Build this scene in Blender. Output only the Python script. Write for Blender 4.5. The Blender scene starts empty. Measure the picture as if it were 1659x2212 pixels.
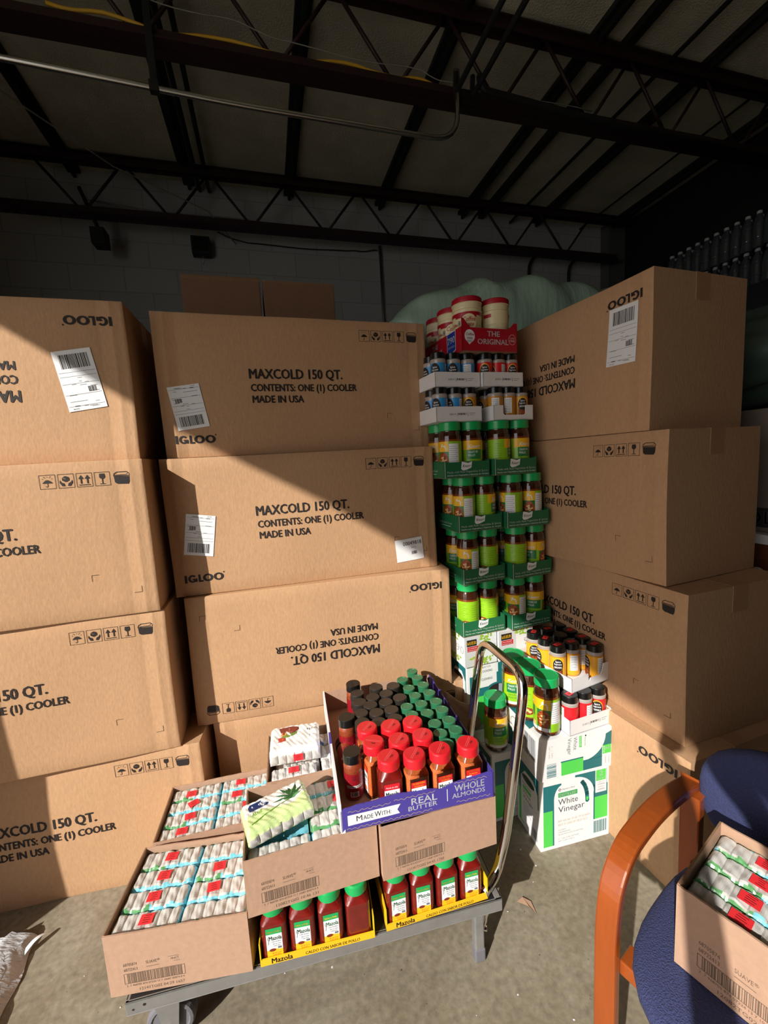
import bpy, math, random
from mathutils import Vector, Matrix
random.seed(7)
SC = bpy.context.scene
COL = SC.collection
pi = math.pi

# ---------------------------------------------------------------- camera
FPX, YAW, PITCH, ROLL, CAMH = 897.719, 0.264883, 0.121633, -0.055628, 1.536016
cd = bpy.data.cameras.new('camera')
cam = bpy.data.objects.new('camera', cd)
COL.objects.link(cam)
cd.sensor_fit = 'HORIZONTAL'
cd.sensor_width = 36.0
cd.lens = 36.0 * FPX / 1659.0
cd.clip_start = 0.03
_f = Vector((math.sin(YAW) * math.cos(PITCH), math.cos(YAW) * math.cos(PITCH), -math.sin(PITCH)))
_r = Vector((math.cos(YAW), -math.sin(YAW), 0))
_u = _r.cross(_f)
_r2 = math.cos(ROLL) * _r + math.sin(ROLL) * _u
_u2 = -math.sin(ROLL) * _r + math.cos(ROLL) * _u
M = Matrix((_r2, _u2, -_f)).transposed().to_4x4()
M.translation = Vector((0, 0, CAMH))
cam.matrix_world = M
SC.camera = cam
SC.view_settings.view_transform = 'Standard'
SC.view_settings.look = 'None'
SC.view_settings.gamma = 1
SC.view_settings.use_curve_mapping = False
SC.view_settings.exposure = 0.0

# ---------------------------------------------------------------- world, sun, sky light at the door
W = bpy.data.worlds.new('world')
SC.world = W
W.use_nodes = True
bg = W.node_tree.nodes['Background']
bg.inputs[0].default_value = (0.92, 0.88, 0.88, 1)
bg.inputs[1].default_value = 1.75
AZ, EL = math.radians(50.5), math.radians(30.0)
sd = bpy.data.lights.new('sun', 'SUN')
sd.energy = 6.0
sd.color = (1.0, 0.95, 0.87)
sd.angle = math.radians(0.6)
so = bpy.data.objects.new('sun', sd)
COL.objects.link(so)
sdir = Vector((math.sin(AZ) * math.cos(EL), math.cos(AZ) * math.cos(EL), -math.sin(EL)))
so.rotation_euler = sdir.to_track_quat('-Z', 'Y').to_euler()
so.location = (-6, -5, 5)
WX = -2.2            # the wall with the open loading door
DOOR_Y0, DOOR_Y1, DOOR_Z = -2.7, 0.90, 3.37
pl = bpy.data.lights.new('door_portal', 'AREA')   # guides sampling of the sky through the doorway
pl.shape = 'RECTANGLE'
pl.size = DOOR_Y1 - DOOR_Y0
pl.size_y = DOOR_Z
pl.cycles.is_portal = True
po = bpy.data.objects.new('door_portal', pl)
COL.objects.link(po)
po.location = (WX - 0.12, (DOOR_Y0 + DOOR_Y1) / 2, DOOR_Z / 2)
po.rotation_euler = Vector((1, 0, 0)).to_track_quat('-Z', 'Z').to_euler()

# ---------------------------------------------------------------- materials
def lin(h):
    h = h.lstrip('#')
    out = []
    for i in (0, 2, 4):
        c = int(h[i:i + 2], 16) / 255
        out.append(c / 12.92 if c <= 0.04045 else ((c + 0.055) / 1.055) ** 2.4)
    return tuple(out) + (1,)

MATS = {}
def mat(name, color, rough=0.6, metal=0.0, coat=0.0, var=0.0, vscale=8.0, bump=0.0, bscale=60.0, trans=0.0, stretch=None, spec=None, vcol=None):
    if name in MATS:
        return MATS[name]
    m = bpy.data.materials.new(name)
    m.use_nodes = True
    nt = m.node_tree
    b = nt.nodes['Principled BSDF']
    col = lin(color) if isinstance(color, str) else tuple(color) + (1,)
    b.inputs['Base Color'].default_value = col
    b.inputs['Roughness'].default_value = rough
    b.inputs['Metallic'].default_value = metal
    b.inputs['Coat Weight'].default_value = coat
    b.inputs['Coat Roughness'].default_value = 0.08
    if spec is not None:
        b.inputs['Specular IOR Level'].default_value = spec
    if trans:
        b.inputs['Transmission Weight'].default_value = trans
    tc = nt.nodes.new('ShaderNodeTexCoord')
    mp = nt.nodes.new('ShaderNodeMapping')
    nt.links.new(tc.outputs['Object'], mp.inputs[0])
    if stretch:
        mp.inputs['Scale'].default_value = stretch
    if var:
        n = nt.nodes.new('ShaderNodeTexNoise')
        n.inputs['Scale'].default_value = vscale
        n.inputs['Detail'].default_value = 6
        n.inputs['Roughness'].default_value = 0.65
        nt.links.new(mp.outputs[0], n.inputs['Vector'])
        r = nt.nodes.new('ShaderNodeValToRGB')
        r.color_ramp.elements[0].position = 0.3
        r.color_ramp.elements[1].position = 0.7
        c2 = lin(vcol) if vcol else col
        r.color_ramp.elements[0].color = tuple(c2[i] * (1 - var) for i in range(3)) + (1,)
        r.color_ramp.elements[1].color = tuple(min(1, col[i] * (1 + var)) for i in range(3)) + (1,)
        nt.links.new(n.outputs['Fac'], r.inputs[0])
        nt.links.new(r.outputs[0], b.inputs['Base Color'])
    if bump:
        n2 = nt.nodes.new('ShaderNodeTexNoise')
        n2.inputs['Scale'].default_value = bscale
        n2.inputs['Detail'].default_value = 4
        nt.links.new(mp.outputs[0], n2.inputs['Vector'])
        bp = nt.nodes.new('ShaderNodeBump')
        bp.inputs['Strength'].default_value = bump
        bp.inputs['Distance'].default_value = 0.01
        nt.links.new(n2.outputs['Fac'], bp.inputs['Height'])
        nt.links.new(bp.outputs[0], b.inputs['Normal'])
    MATS[name] = m
    return m

KRAFT = mat('kraft cardboard', '#bb9470', 0.75, var=0.085, vscale=42, bump=0.10, bscale=45, stretch=(3, 3, 1.2), spec=0.3)
KRAFT2 = mat('kraft cardboard light', '#b3917a', 0.75, var=0.07, vscale=60, bump=0.09, bscale=50, spec=0.3)
KRAFTD = mat('kraft cardboard edge', '#8a6a4e', 0.85, var=0.2, vscale=90)
TAPE = mat('tan packing tape', '#b08a66', 0.3, coat=0.3)
INK = mat('printed black ink', '#231b1a', 0.7)
INKB = mat('printed brown ink', '#6b5748', 0.8)
WHITE = mat('white paper', '#e9ebee', 0.55)
WHITEC = mat('white coated carton', '#e8e8ea', 0.5, var=0.02, vscale=20)
BLACKP = mat('black plastic', '#121314', 0.28, coat=0.2)
BROWNP = mat('dark brown black plastic cap', '#2b2724', 0.35, coat=0.2, var=0.1, vscale=40)
GREENCAP = mat('dark green plastic cap', '#2f7350', 0.3, coat=0.3)
KNORRCAP = mat('bright green plastic lid', '#1ba458', 0.32, coat=0.2)
REDCAP = mat('red plastic cap', '#d5202b', 0.3, coat=0.2)
REDCAPD = mat('red cap groove', '#ef7a7c', 0.4)
AMBER = mat('amber bouillon granules', '#7a3a12', 0.25, coat=0.9, var=0.25, vscale=70)
AMBERD = mat('amber glass neck', '#3a1c0e', 0.12, coat=1.0)
CHILI = mat('dark red chile powder', '#6e120b', 0.35, coat=0.8, var=0.25, vscale=30)
SAZON = mat('orange seasoning powder', '#d8723a', 0.5, coat=0.5, var=0.3, vscale=220)
CHROME = mat('chrome tube', (0.82, 0.80, 0.78), 0.08, metal=1.0)
STEELG = mat('grey painted steel', '#8b8a88', 0.5, metal=0.35, var=0.12, vscale=14, bump=0.05)
DARKDECK = mat('black deck panel', '#131316', 0.6)
RUBBER = mat('grey rubber wheel', '#6d6c72', 0.7)
RED_ST = mat('red price sticker', '#e8323a', 0.5)
K_GREEN = mat('tray green print', '#1f6b44', 0.45)
K_GREEND = mat('label leaf green', '#1d7a3e', 0.4, coat=0.3)
LIME = mat('label lime green', '#8fc31f', 0.4, coat=0.3, var=0.08, vscale=50)
LIMED = mat('label lime dark print', '#5f9420', 0.4)
YEL = mat('label yellow', '#f3bd1e', 0.4, coat=0.3)
SOUP = mat('label soup picture', '#a8521f', 0.45, var=0.45, vscale=110, vcol='#5a2310')
SOUPL = mat('label soup light pieces', '#efc487', 0.45, var=0.1, vscale=90)
PURPLE = mat('tray purple print', '#4a3f98', 0.45, var=0.04, vscale=20)
GOLD = mat('tray gold scroll print', '#b9a68f', 0.5)
TEAL = mat('vinegar teal print', '#1f6f74', 0.45)
VGREEN = mat('vinegar green print', '#52cf55', 0.45)
GREYINK = mat('grey ink', '#6d7076', 0.7)
CM_RED = mat('creamer red print', '#b01228', 0.4, coat=0.2)
CM_CREAM = mat('creamer cream plastic', '#e6d9ae', 0.4, coat=0.2)
CM_BLUE = mat('creamer blue print', '#1c3fa0', 0.4)
BLUE = mat('spice label blue', '#2f93d6', 0.4, coat=0.3)
SRED = mat('spice label red', '#d61f2a', 0.4, coat=0.3)
SYEL = mat('spice label yellow', '#f0ae2c', 0.4, coat=0.3)
CLEARC = mat('spice jar clear shoulder', '#a9a19c', 0.25, coat=0.6)
MUSTARD = mat('mustard spice powder', '#c98a2a', 0.5, coat=0.5)
FILM = mat('clear shrink film over white bars', '#cbc9c5', 0.22, coat=0.7, var=0.06, vscale=30, bump=0.2, bscale=28, stretch=(1, .35, 1))
FILMC = mat('cyan shrink film', '#7cc9dc', 0.2, coat=0.8, var=0.12, vscale=40, bump=0.3, bscale=60)
FILMG = mat('green printed film', '#5d9a62', 0.2, coat=0.8)
FILML = mat('pale lime film', '#cfe6a0', 0.22, coat=0.8, var=0.15, vscale=18, bump=0.25, bscale=30)
FILMW = mat('white printed film', '#eceae6', 0.22, coat=0.8, bump=0.35, bscale=35)
NAVY = mat('navy logo print', '#1c3160', 0.4)
ALOE = mat('aloe dark green print', '#2c5a2e', 0.4)
WOOD = mat('orange brown varnished wood', '#96481a', 0.28, coat=0.35, var=0.10, vscale=5, stretch=(6, 6, 1))
FABRIC = mat('navy woven fabric', '#38406b', 0.9, var=0.22, vscale=260, bump=0.6, bscale=320)
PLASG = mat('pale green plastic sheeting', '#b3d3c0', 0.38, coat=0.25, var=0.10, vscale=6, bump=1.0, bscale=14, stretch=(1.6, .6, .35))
PLASW = mat('grey crinkled plastic film', '#c9cbd0', 0.22, coat=0.6, var=0.12, vscale=14, bump=0.9, bscale=26, stretch=(1, 5, 1))
JOIST = mat('dark red brown joist paint', '#2a1113', 0.55)
JOISTB = mat('black beam paint', '#131313', 0.6)
GALV = mat('galvanised conduit', (0.55, 0.55, 0.54), 0.3, metal=1.0)
WIREW = mat('white wire', '#8d8a82', 0.5)
WIREY = mat('yellow cable', '#d9aa30', 0.5)
CEIL = mat('fibrous roof board', '#cfc9b2', 0.95, var=0.16, vscale=3, bump=0.6, bscale=90)
CONC = mat('concrete floor', '#857e6e', 0.75, var=0.16, vscale=5, bump=0.12, bscale=40, vcol='#7f6f58')
PEAG = mat('peas print', '#93b83a', 0.45, var=0.35, vscale=150)
SILV = mat('can silver print', '#c9cacc', 0.4, var=0.05, vscale=10)
SKIN = mat('skin', '#b98468', 0.6)
CLOTH = mat('dark shirt cloth', '#26292f', 0.9)
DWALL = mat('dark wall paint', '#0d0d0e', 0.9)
OUT = mat('pale asphalt', '#b5b1a8', 0.9, var=0.1, vscale=3)
BROWNB = mat('orange brown board', '#6b3a1c', 0.6)
BOT = mat('water bottle plastic', '#394044', 0.15, coat=0.8)
BOTC = mat('white bottle cap', '#aab0b4', 0.4)

# concrete: mottled with stains and specks
def concrete():
    m = MATS['concrete floor']
    nt = m.node_tree
    b = nt.nodes['Principled BSDF']
    tc = nt.nodes.new('ShaderNodeTexCoord')
    n1 = nt.nodes.new('ShaderNodeTexNoise'); n1.inputs['Scale'].default_value = 2.2; n1.inputs['Detail'].default_value = 10; n1.inputs['Roughness'].default_value = 0.72; n1.inputs['Distortion'].default_value = 0.6
    n2 = nt.nodes.new('ShaderNodeTexNoise'); n2.inputs['Scale'].default_value = 55; n2.inputs['Detail'].default_value = 5
    n3 = nt.nodes.new('ShaderNodeTexVoronoi'); n3.inputs['Scale'].default_value = 22
    for n in (n1, n2, n3):
        nt.links.new(tc.outputs['Object'], n.inputs['Vector'])
    r = nt.nodes.new('ShaderNodeValToRGB')
    e = r.color_ramp.elements
    e[0].position = 0.30; e[0].color = lin('#6f6451')
    e[1].position = 0.72; e[1].color = lin('#9b9484')
    x = e.new(0.5); x.color = lin('#877d6b')
    nt.links.new(n1.outputs['Fac'], r.inputs[0])
    mx = nt.nodes.new('ShaderNodeMixRGB'); mx.blend_type = 'OVERLAY'; mx.inputs[0].default_value = 0.5
    nt.links.new(r.outputs[0], mx.inputs[1]); nt.links.new(n2.outputs['Fac'], mx.inputs[2])
    r3 = nt.nodes.new('ShaderNodeValToRGB')
    r3.color_ramp.elements[0].position = 0.035; r3.color_ramp.elements[0].color = (0.35, 0.3, 0.25, 1)
    r3.color_ramp.elements[1].position = 0.06; r3.color_ramp.elements[1].color = (1, 1, 1, 1)
    nt.links.new(n3.outputs['Distance'], r3.inputs[0])
    m2 = nt.nodes.new('ShaderNodeMixRGB'); m2.blend_type = 'MULTIPLY'; m2.inputs[0].default_value = 0.6
    nt.links.new(mx.outputs[0], m2.inputs[1]); nt.links.new(r3.outputs[0], m2.inputs[2])
    nt.links.new(m2.outputs[0], b.inputs['Base Color'])
concrete()

def blockwall():
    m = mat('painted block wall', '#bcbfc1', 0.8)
    nt = m.node_tree
    b = nt.nodes['Principled BSDF']
    tc = nt.nodes.new('ShaderNodeTexCoord')
    mp = nt.nodes.new('ShaderNodeMapping'); mp.inputs['Rotation'].default_value = (pi / 2, 0, 0)
    br = nt.nodes.new('ShaderNodeTexBrick')
    br.inputs['Scale'].default_value = 1.0
    br.inputs['Brick Width'].default_value = 0.41
    br.inputs['Row Height'].default_value = 0.205
    br.inputs['Mortar Size'].default_value = 0.005
    br.inputs['Color1'].default_value = lin('#bcbfc1')
    br.inputs['Color2'].default_value = lin('#b5b8ba')
    br.inputs['Mortar'].default_value = lin('#a3a6a8')
    nt.links.new(tc.outputs['Object'], mp.inputs[0]); nt.links.new(mp.outputs[0], br.inputs['Vector'])
    nt.links.new(br.outputs[0], b.inputs['Base Color'])
    return m
BLOCK = blockwall()

def clear_shell():
    m = bpy.data.materials.new('clear bottle plastic')
    m.use_nodes = True
    nt = m.node_tree
    nt.nodes.remove(nt.nodes['Principled BSDF'])
    o = nt.nodes['Material Output']
    t = nt.nodes.new('ShaderNodeBsdfTransparent'); t.inputs[0].default_value = (0.93, 0.93, 0.93, 1)
    g = nt.nodes.new('ShaderNodeBsdfGlossy'); g.inputs['Roughness'].default_value = 0.06
    fr = nt.nodes.new('ShaderNodeFresnel'); fr.inputs['IOR'].default_value = 1.45
    mx = nt.nodes.new('ShaderNodeMixShader')
    nt.links.new(fr.outputs[0], mx.inputs[0]); nt.links.new(t.outputs[0], mx.inputs[1]); nt.links.new(g.outputs[0], mx.inputs[2])
    nt.links.new(mx.outputs[0], o.inputs['Surface'])
    return m
SHELL = clear_shell()

# ---------------------------------------------------------------- mesh builder
class MB:
    def __init__(s):
        s.v = []; s.f = []; s.m = []; s.mats = []; s.sm = []
    def mi(s, m):
        if m not in s.mats:
            s.mats.append(m)
        return s.mats.index(m)
    def add(s, verts, faces, m, smooth=False):
        o = len(s.v); k = s.mi(m)
        s.v += [tuple(x) for x in verts]
        for f in faces:
            s.f.append(tuple(i + o for i in f)); s.m.append(k); s.sm.append(smooth)
    def box(s, a, b, m):
        x0, y0, z0 = a; x1, y1, z1 = b
        v = [(x0, y0, z0), (x1, y0, z0), (x1, y1, z0), (x0, y1, z0), (x0, y0, z1), (x1, y0, z1), (x1, y1, z1), (x0, y1, z1)]
        s.add(v, [(0, 3, 2, 1), (4, 5, 6, 7), (0, 1, 5, 4), (1, 2, 6, 5), (2, 3, 7, 6), (3, 0, 4, 7)], m)
    def lathe(s, prof, m, n=24, c=(0, 0, 0), mats=None, smooth=True, sq=None):
        for i in range(len(prof) - 1):
            (r0, z0), (r1, z1) = prof[i], prof[i + 1]
            vs = []
            for r, z in ((r0, z0), (r1, z1)):
                for k in range(n):
                    a = 2 * pi * k / n
                    ca, sa = math.cos(a), math.sin(a)
                    if sq:
                        e = sq
                        d = (abs(ca) ** e + abs(sa) ** e) ** (-1 / e)
                        if r < sq_round * r_ref[0]:
                            d = 1
                        ca *= d; sa *= d
                    vs.append((c[0] + r * ca, c[1] + r * sa, c[2] + z))
            fs = [(k, (k + 1) % n, n + (k + 1) % n, n + k) for k in range(n)]
            s.add(vs, fs, mats[i] if mats else m, smooth)
    def tube(s, pts, r, m, n=10, closed=False, radii=None):
        pts = [Vector(p) for p in pts]
        rings = []
        prev = None
        for i, p in enumerate(pts):
            if i == 0: t = pts[1] - p
            elif i == len(pts) - 1: t = p - pts[i - 1]
            else: t = (pts[i + 1] - p).normalized() + (p - pts[i - 1]).normalized()
            t.normalize()
            if prev is None:
                a = Vector((0, 0, 1)) if abs(t.z) < 0.9 else Vector((1, 0, 0))
                nrm = t.cross(a).normalized()
            else:
                nrm = (prev - t * prev.dot(t)).normalized()
            prev = nrm
            bn = t.cross(nrm)
            rr = radii[i] if radii else r
            rings.append([p + rr * (math.cos(2 * pi * k / n) * nrm + math.sin(2 * pi * k / n) * bn) for k in range(n)])
        vs = [v for q in rings for v in q]
        fs = []
        for i in range(len(rings) - 1):
            for k in range(n):
                fs.append((i * n + k, i * n + (k + 1) % n, (i + 1) * n + (k + 1) % n, (i + 1) * n + k))
        fs.append(tuple(reversed(range(n)))); fs.append(tuple(range((len(rings) - 1) * n, len(rings) * n)))
        s.add(vs, fs, m, True)
    def bar(s, a, b, w, h, m, up=(0, 0, 1)):
        a = Vector(a); b = Vector(b); t = (b - a).normalized()
        upv = Vector(up)
        x = t.cross(upv).normalized(); y = x.cross(t).normalized()
        vs = []
        for p in (a, b):
            for sx, sy in ((-1, -1), (1, -1), (1, 1), (-1, 1)):
                vs.append(p + x * w / 2 * sx + y * h / 2 * sy)
        s.add(vs, [(0, 3, 2, 1), (4, 5, 6, 7), (0, 1, 5, 4), (1, 2, 6, 5), (2, 3, 7, 6), (3, 0, 4, 7)], m)
    def prism(s, pts, y0, y1, m):          # polygon in xz, extruded along y
        n = len(pts)
        vs = [(x, y0, z) for x, z in pts] + [(x, y1, z) for x, z in pts]
        fs = [tuple(range(n)), tuple(reversed(range(n, 2 * n)))] + [(i, i + n, (i + 1) % n + n, (i + 1) % n) for i in range(n)]
        s.add(vs, fs, m)
    def build(s, name, parent=None, bevel=0, warp=None):
        if warp:
            s.v = [warp(*p) for p in s.v]
        me = bpy.data.meshes.new(name)
        me.from_pydata(s.v, [], s.f)
        for m in s.mats:
            me.materials.append(m)
        me.polygons.foreach_set('material_index', s.m)
        me.polygons.foreach_set('use_smooth', s.sm)
        me.update()
        o = bpy.data.objects.new(name, me)
        COL.objects.link(o)
        if parent:
            o.parent = parent
        if bevel:
            b = o.modifiers.new('bevel', 'BEVEL'); b.width = bevel; b.segments = 2; b.limit_method = 'ANGLE'
        return o
sq_round = 0.8
r_ref = [1.0]

# ---------------------------------------------------------------- text
_tc = {}
def text_geo(s, bold):
    key = (s, bold)
    if key in _tc:
        return _tc[key]
    cu = bpy.data.curves.new('t', 'FONT')
    cu.body = s; cu.size = 1.0; cu.resolution_u = 2; cu.offset = bold; cu.fill_mode = 'BOTH' if False else 'FRONT'
    ob = bpy.data.objects.new('t', cu)
    COL.objects.link(ob)
    dg = bpy.context.evaluated_depsgraph_get()
    me = ob.evaluated_get(dg).to_mesh()
    vs = [(v.co.x, v.co.y) for v in me.vertices]
    fs = [tuple(p.vertices) for p in me.polygons]
    ob.evaluated_get(dg).to_mesh_clear()
    bpy.data.objects.remove(ob); bpy.data.curves.remove(cu)
    x0 = min(v[0] for v in vs); x1 = max(v[0] for v in vs)
    y0 = min(v[1] for v in vs if True); y1 = max(v[1] for v in vs)
    caps = 0.69
    vs = [((x - x0), y / caps) for x, y in vs]
    _tc[key] = (vs, fs, x1 - x0)
    return _tc[key]

class Design:
    """flat print in (u, v) metres with a small lift w; emitted through a map onto a face"""
    def __init__(s, seg=0.0):
        s.p = []; s.seg = seg
    def rect(s, u0, v0, u1, v1, m, w=1):
        n = max(1, int(math.ceil(abs(u1 - u0) / s.seg))) if s.seg else 1
        vs = []; fs = []
        for i in range(n + 1):
            u = u0 + (u1 - u0) * i / n
            vs += [(u, v0), (u, v1)]
        fs = [(2 * i, 2 * i + 2, 2 * i + 3, 2 * i + 1) for i in range(n)]
        s.p.append((vs, fs, m, w))
    def disc(s, cu, cv, ru, rv, m, w=1, n=14, a0=0, a1=pi):
        vs = []; fs = []
        for i in range(n + 1):
            a = pi * i / n
            u = cu - ru * math.cos(a); h = rv * math.sin(a)
            vs += [(u, cv - h), (u, cv + h)]
        fs = [(2 * i, 2 * i + 2, 2 * i + 3, 2 * i + 1) for i in range(n)]
        s.p.append((vs, fs, m, w))
    def poly(s, pts, m, w=1):
        s.p.append((list(pts), [tuple(range(len(pts)))], m, w))
    def line(s, pts, t, m, w=1):
        for a, b in zip(pts, pts[1:]):
            dx, dy = b[0] - a[0], b[1] - a[1]; L = math.hypot(dx, dy) or 1
            nx, ny = -dy / L * t / 2, dx / L * t / 2
            ex, ey = dx / L * t / 2, dy / L * t / 2
            s.poly([(a[0] + nx - ex, a[1] + ny - ey), (a[0] - nx - ex, a[1] - ny - ey), (b[0] - nx + ex, b[1] - ny + ey), (b[0] + nx + ex, b[1] + ny + ey)], m, w)
    def frame(s, u0, v0, u1, v1, t, m, w=1):
        s.rect(u0, v0, u1, v0 + t, m, w); s.rect(u0, v1 - t, u1, v1, m, w)
        s.rect(u0, v0 + t, u0 + t, v1 - t, m, w); s.rect(u1 - t, v0 + t, u1, v1 - t, m, w)
    def text(s, t, u, v, h, m, w=1.5, width=None, bold=0.0, align='l', rot=0.0, shear=0.0):
        if bold:
            k = bold * h * 0.9
            for du, dv in ((-k, 0), (k, 0), (0, k * .6), (0, -k * .6)):
                s.text(t, u + du * math.cos(rot) - dv * math.sin(rot), v + du * math.sin(rot) + dv * math.cos(rot), h, m, w, width, 0.0, align, rot, shear)
            return
        vs, fs, tw = text_geo(t, 0.0)
        sx = (width / tw) if width else h / 0.69
        ox = {'l': 0, 'c': -0.5 * tw * sx, 'r': -tw * sx}[align]
        c, sn = math.cos(rot), math.sin(rot)
        out = []
        for x, y in vs:
            a = x * sx + ox + shear * y * h; b = y * h
            out.append((u + a * c - b * sn, v + a * sn + b * c))
        s.p.append((out, fs, m, w))
    def barcode(s, u0, v0, u1, v1, m, w=1.5, seed=1, dens=34, horiz=False):
        r = random.Random(seed); n = dens
        x = 0.0; L = (v1 - v0) if horiz else (u1 - u0)
        unit = L / (n * 2.0)
        while x < L - unit:
            t = unit * r.choice((0.7, 1, 1, 1.8, 2.2))
            if horiz: s.rect(u0, v0 + x, u1, v0 + x + t, m, w)
            else: s.rect(u0 + x, v0, u0 + x + t, v1, m, w)
            x += t + unit * r.choice((0.8, 1, 1.6))
    def emit(s, mb, fn, lift=0.0004):
        for vs, fs, m, w in s.p:
            mb.add([fn(a, b, w * lift) for a, b in vs], fs, m)

def front(x0=0.0, z0=0.0, y=0.0):
    return lambda u, v, w: (x0 + u, y - w, z0 + v)
def flip(fn, Wd, Hd):
    return lambda u, v, w: fn(Wd - u, Hd - v, w)
def leftf(D, x=0.0):
    return lambda u, v, w: (x - w, D - u, v)
def rightf(x):
    return lambda u, v, w: (x + w, u, v)
def topf(z):
    return lambda u, v, w: (u, v, z + w)
def cyl(R, z0=0.0):
    def f(u, v, w):
        a = u / R
        return ((R + w) * math.sin(a), -(R + w) * math.cos(a), z0 + v)
    return f

# ---------------------------------------------------------------- objects
def thing(name, label, cat, loc=(0, 0, 0), rz=0.0, group=None, rot=None):
    o = bpy.data.objects.new(name, None)
    COL.objects.link(o)
    o.empty_display_size = 0.05
    o.location = loc
    o.rotation_euler = rot if rot else (0, 0, rz)
    o['label'] = label; o['category'] = cat
    if group: o['group'] = group
    return o
def tag(o, label, cat, group=None, loc=None, rz=None):
    o['label'] = label; o['category'] = cat
    if group: o['group'] = group
    if loc: o.location = loc
    if rz is not None: o.rotation_euler = (0, 0, rz)
    return o
def struct(name, mb, **k):
    o = mb.build(name, **k); o['kind'] = 'structure'; return o
def dup(root, loc, rz, label, group=None):
    r = root.copy(); COL.objects.link(r)
    r.location = loc; r.rotation_euler = (0, 0, rz); r['label'] = label
    if group: r['group'] = group
    for ch in list(root.children):
        c = ch.copy(); COL.objects.link(c); c.parent = r
        for g in list(ch.children):
            d = g.copy(); COL.objects.link(d); d.parent = c
    return r
def child(o, kind):
    for c in o.children:
        if c.name.split('.')[0] == kind:
            return c
ORD = ['first', 'second', 'third', 'fourth', 'fifth', 'sixth', 'seventh', 'eighth', 'ninth', 'tenth', 'eleventh', 'twelfth', 'thirteenth', 'fourteenth']

# ================================================================ the room
RX, BY, CZ, FY = 4.05, 4.15, 4.0, -4.6
mb = MB(); mb.box((-2.6, FY, -0.1), (RX + 0.2, BY + 0.2, 0), CONC); struct('floor', mb)
mb = MB(); mb.box((-40, -30, -0.2), (-2.6, 20, -0.03), OUT); struct('trim_1', mb)
mb = MB(); mb.box((-2.6, FY - 0.2, CZ), (RX + 0.2, BY + 0.2, CZ + 0.12), CEIL); struct('ceiling', mb)
mb = MB(); mb.box((WX - 0.2, BY, 0), (RX - 0.22, BY + 0.2, CZ), BLOCK); struct('wall_back', mb)
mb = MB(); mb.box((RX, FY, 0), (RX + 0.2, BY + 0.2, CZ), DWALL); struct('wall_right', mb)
mb = MB(); mb.box((RX - 0.22, BY - 0.12, 0), (RX, BY + 0.2, CZ), mat('grey concrete column', '#5c5e5e', 0.85)); struct('trim_2', mb)
mb = MB()
# lintel of the loading door, its curve added to bend the sun's shadow edge
shadow_arch = [(BY, CZ), (FY, CZ), (FY, 0), (DOOR_Y0, 0), (DOOR_Y0, 3.20), (-2.3, 3.26), (-1.85, 3.30), (-1.48, 3.335), (-1.10, 3.36), (-0.78, 3.365), (-0.46, 3.335), (-0.2, 3.285), (0.0, 3.255), (0.3, 3.24), (DOOR_Y1, 3.19), (DOOR_Y1, 0), (BY, 0)]
vs_ = [(x, y, z) for x in (WX - 0.2, WX) for (y, z) in shadow_arch]
k_ = len(shadow_arch)
fs_ = [(i, (i + 1) % k_, k_ + (i + 1) % k_, k_ + i) for i in range(k_)]
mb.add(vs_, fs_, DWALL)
top_ = [(y, z) for y, z in shadow_arch[4:15]]
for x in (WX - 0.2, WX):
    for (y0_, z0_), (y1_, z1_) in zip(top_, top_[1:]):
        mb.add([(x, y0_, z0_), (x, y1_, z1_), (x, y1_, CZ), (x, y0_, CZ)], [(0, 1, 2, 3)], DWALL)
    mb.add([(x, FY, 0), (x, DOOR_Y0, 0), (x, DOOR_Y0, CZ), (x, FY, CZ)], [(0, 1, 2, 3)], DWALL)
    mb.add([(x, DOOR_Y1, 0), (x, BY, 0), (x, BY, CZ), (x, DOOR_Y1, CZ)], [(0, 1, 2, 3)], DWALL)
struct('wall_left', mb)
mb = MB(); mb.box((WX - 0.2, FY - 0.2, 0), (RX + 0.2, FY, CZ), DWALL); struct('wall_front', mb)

# roof structure
def joist(y, x0, x1, ztop, zbot, label):
    t = thing('roof_joist', label, 'joist', (0, y, 0), group='open web roof joists')
    mb = MB()
    for dy in (-0.03, 0.03):
        mb.box((x0, dy - 0.028, ztop - 0.008), (x1, dy + 0.028, ztop), JOIST)
        mb.box((x0, dy - 0.004 if dy < 0 else dy - 0.004, ztop - 0.055), (x1, dy + 0.004, ztop - 0.008), JOIST)
    mb.build('top_chord', t)
    mb = MB()
    for dy in (-0.03, 0.03):
        mb.box((x0, dy - 0.028, zbot), (x1 - 0.25, dy + 0.028, zbot + 0.008), JOIST)
        mb.box((x0, dy - 0.004, zbot + 0.008), (x1 - 0.25, dy + 0.004, zbot + 0.055), JOIST)
    mb.build('bottom_chord', t)
    mb = MB()
    p = 0.62; x = x0 + 0.25
    while x + p / 2 < x1 - 0.3:
        mb.tube([(x, 0, ztop - 0.02), (x + p / 2, 0, zbot + 0.02)], 0.0105, JOIST, 8)
        mb.tube([(x + p / 2, 0, zbot + 0.02), (x + p, 0, ztop - 0.02)], 0.0105, JOIST, 8)
        x += p
    mb.build('web', t)
    return t
joist(2.36, -2.2, 4.03, 3.955, 3.50, 'dark red open web joist crossing the roof nearer the camera')
joist(3.90, -1.75, 4.03, 3.955, 3.53, 'dark open web joist in front of the grey back wall')
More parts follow.
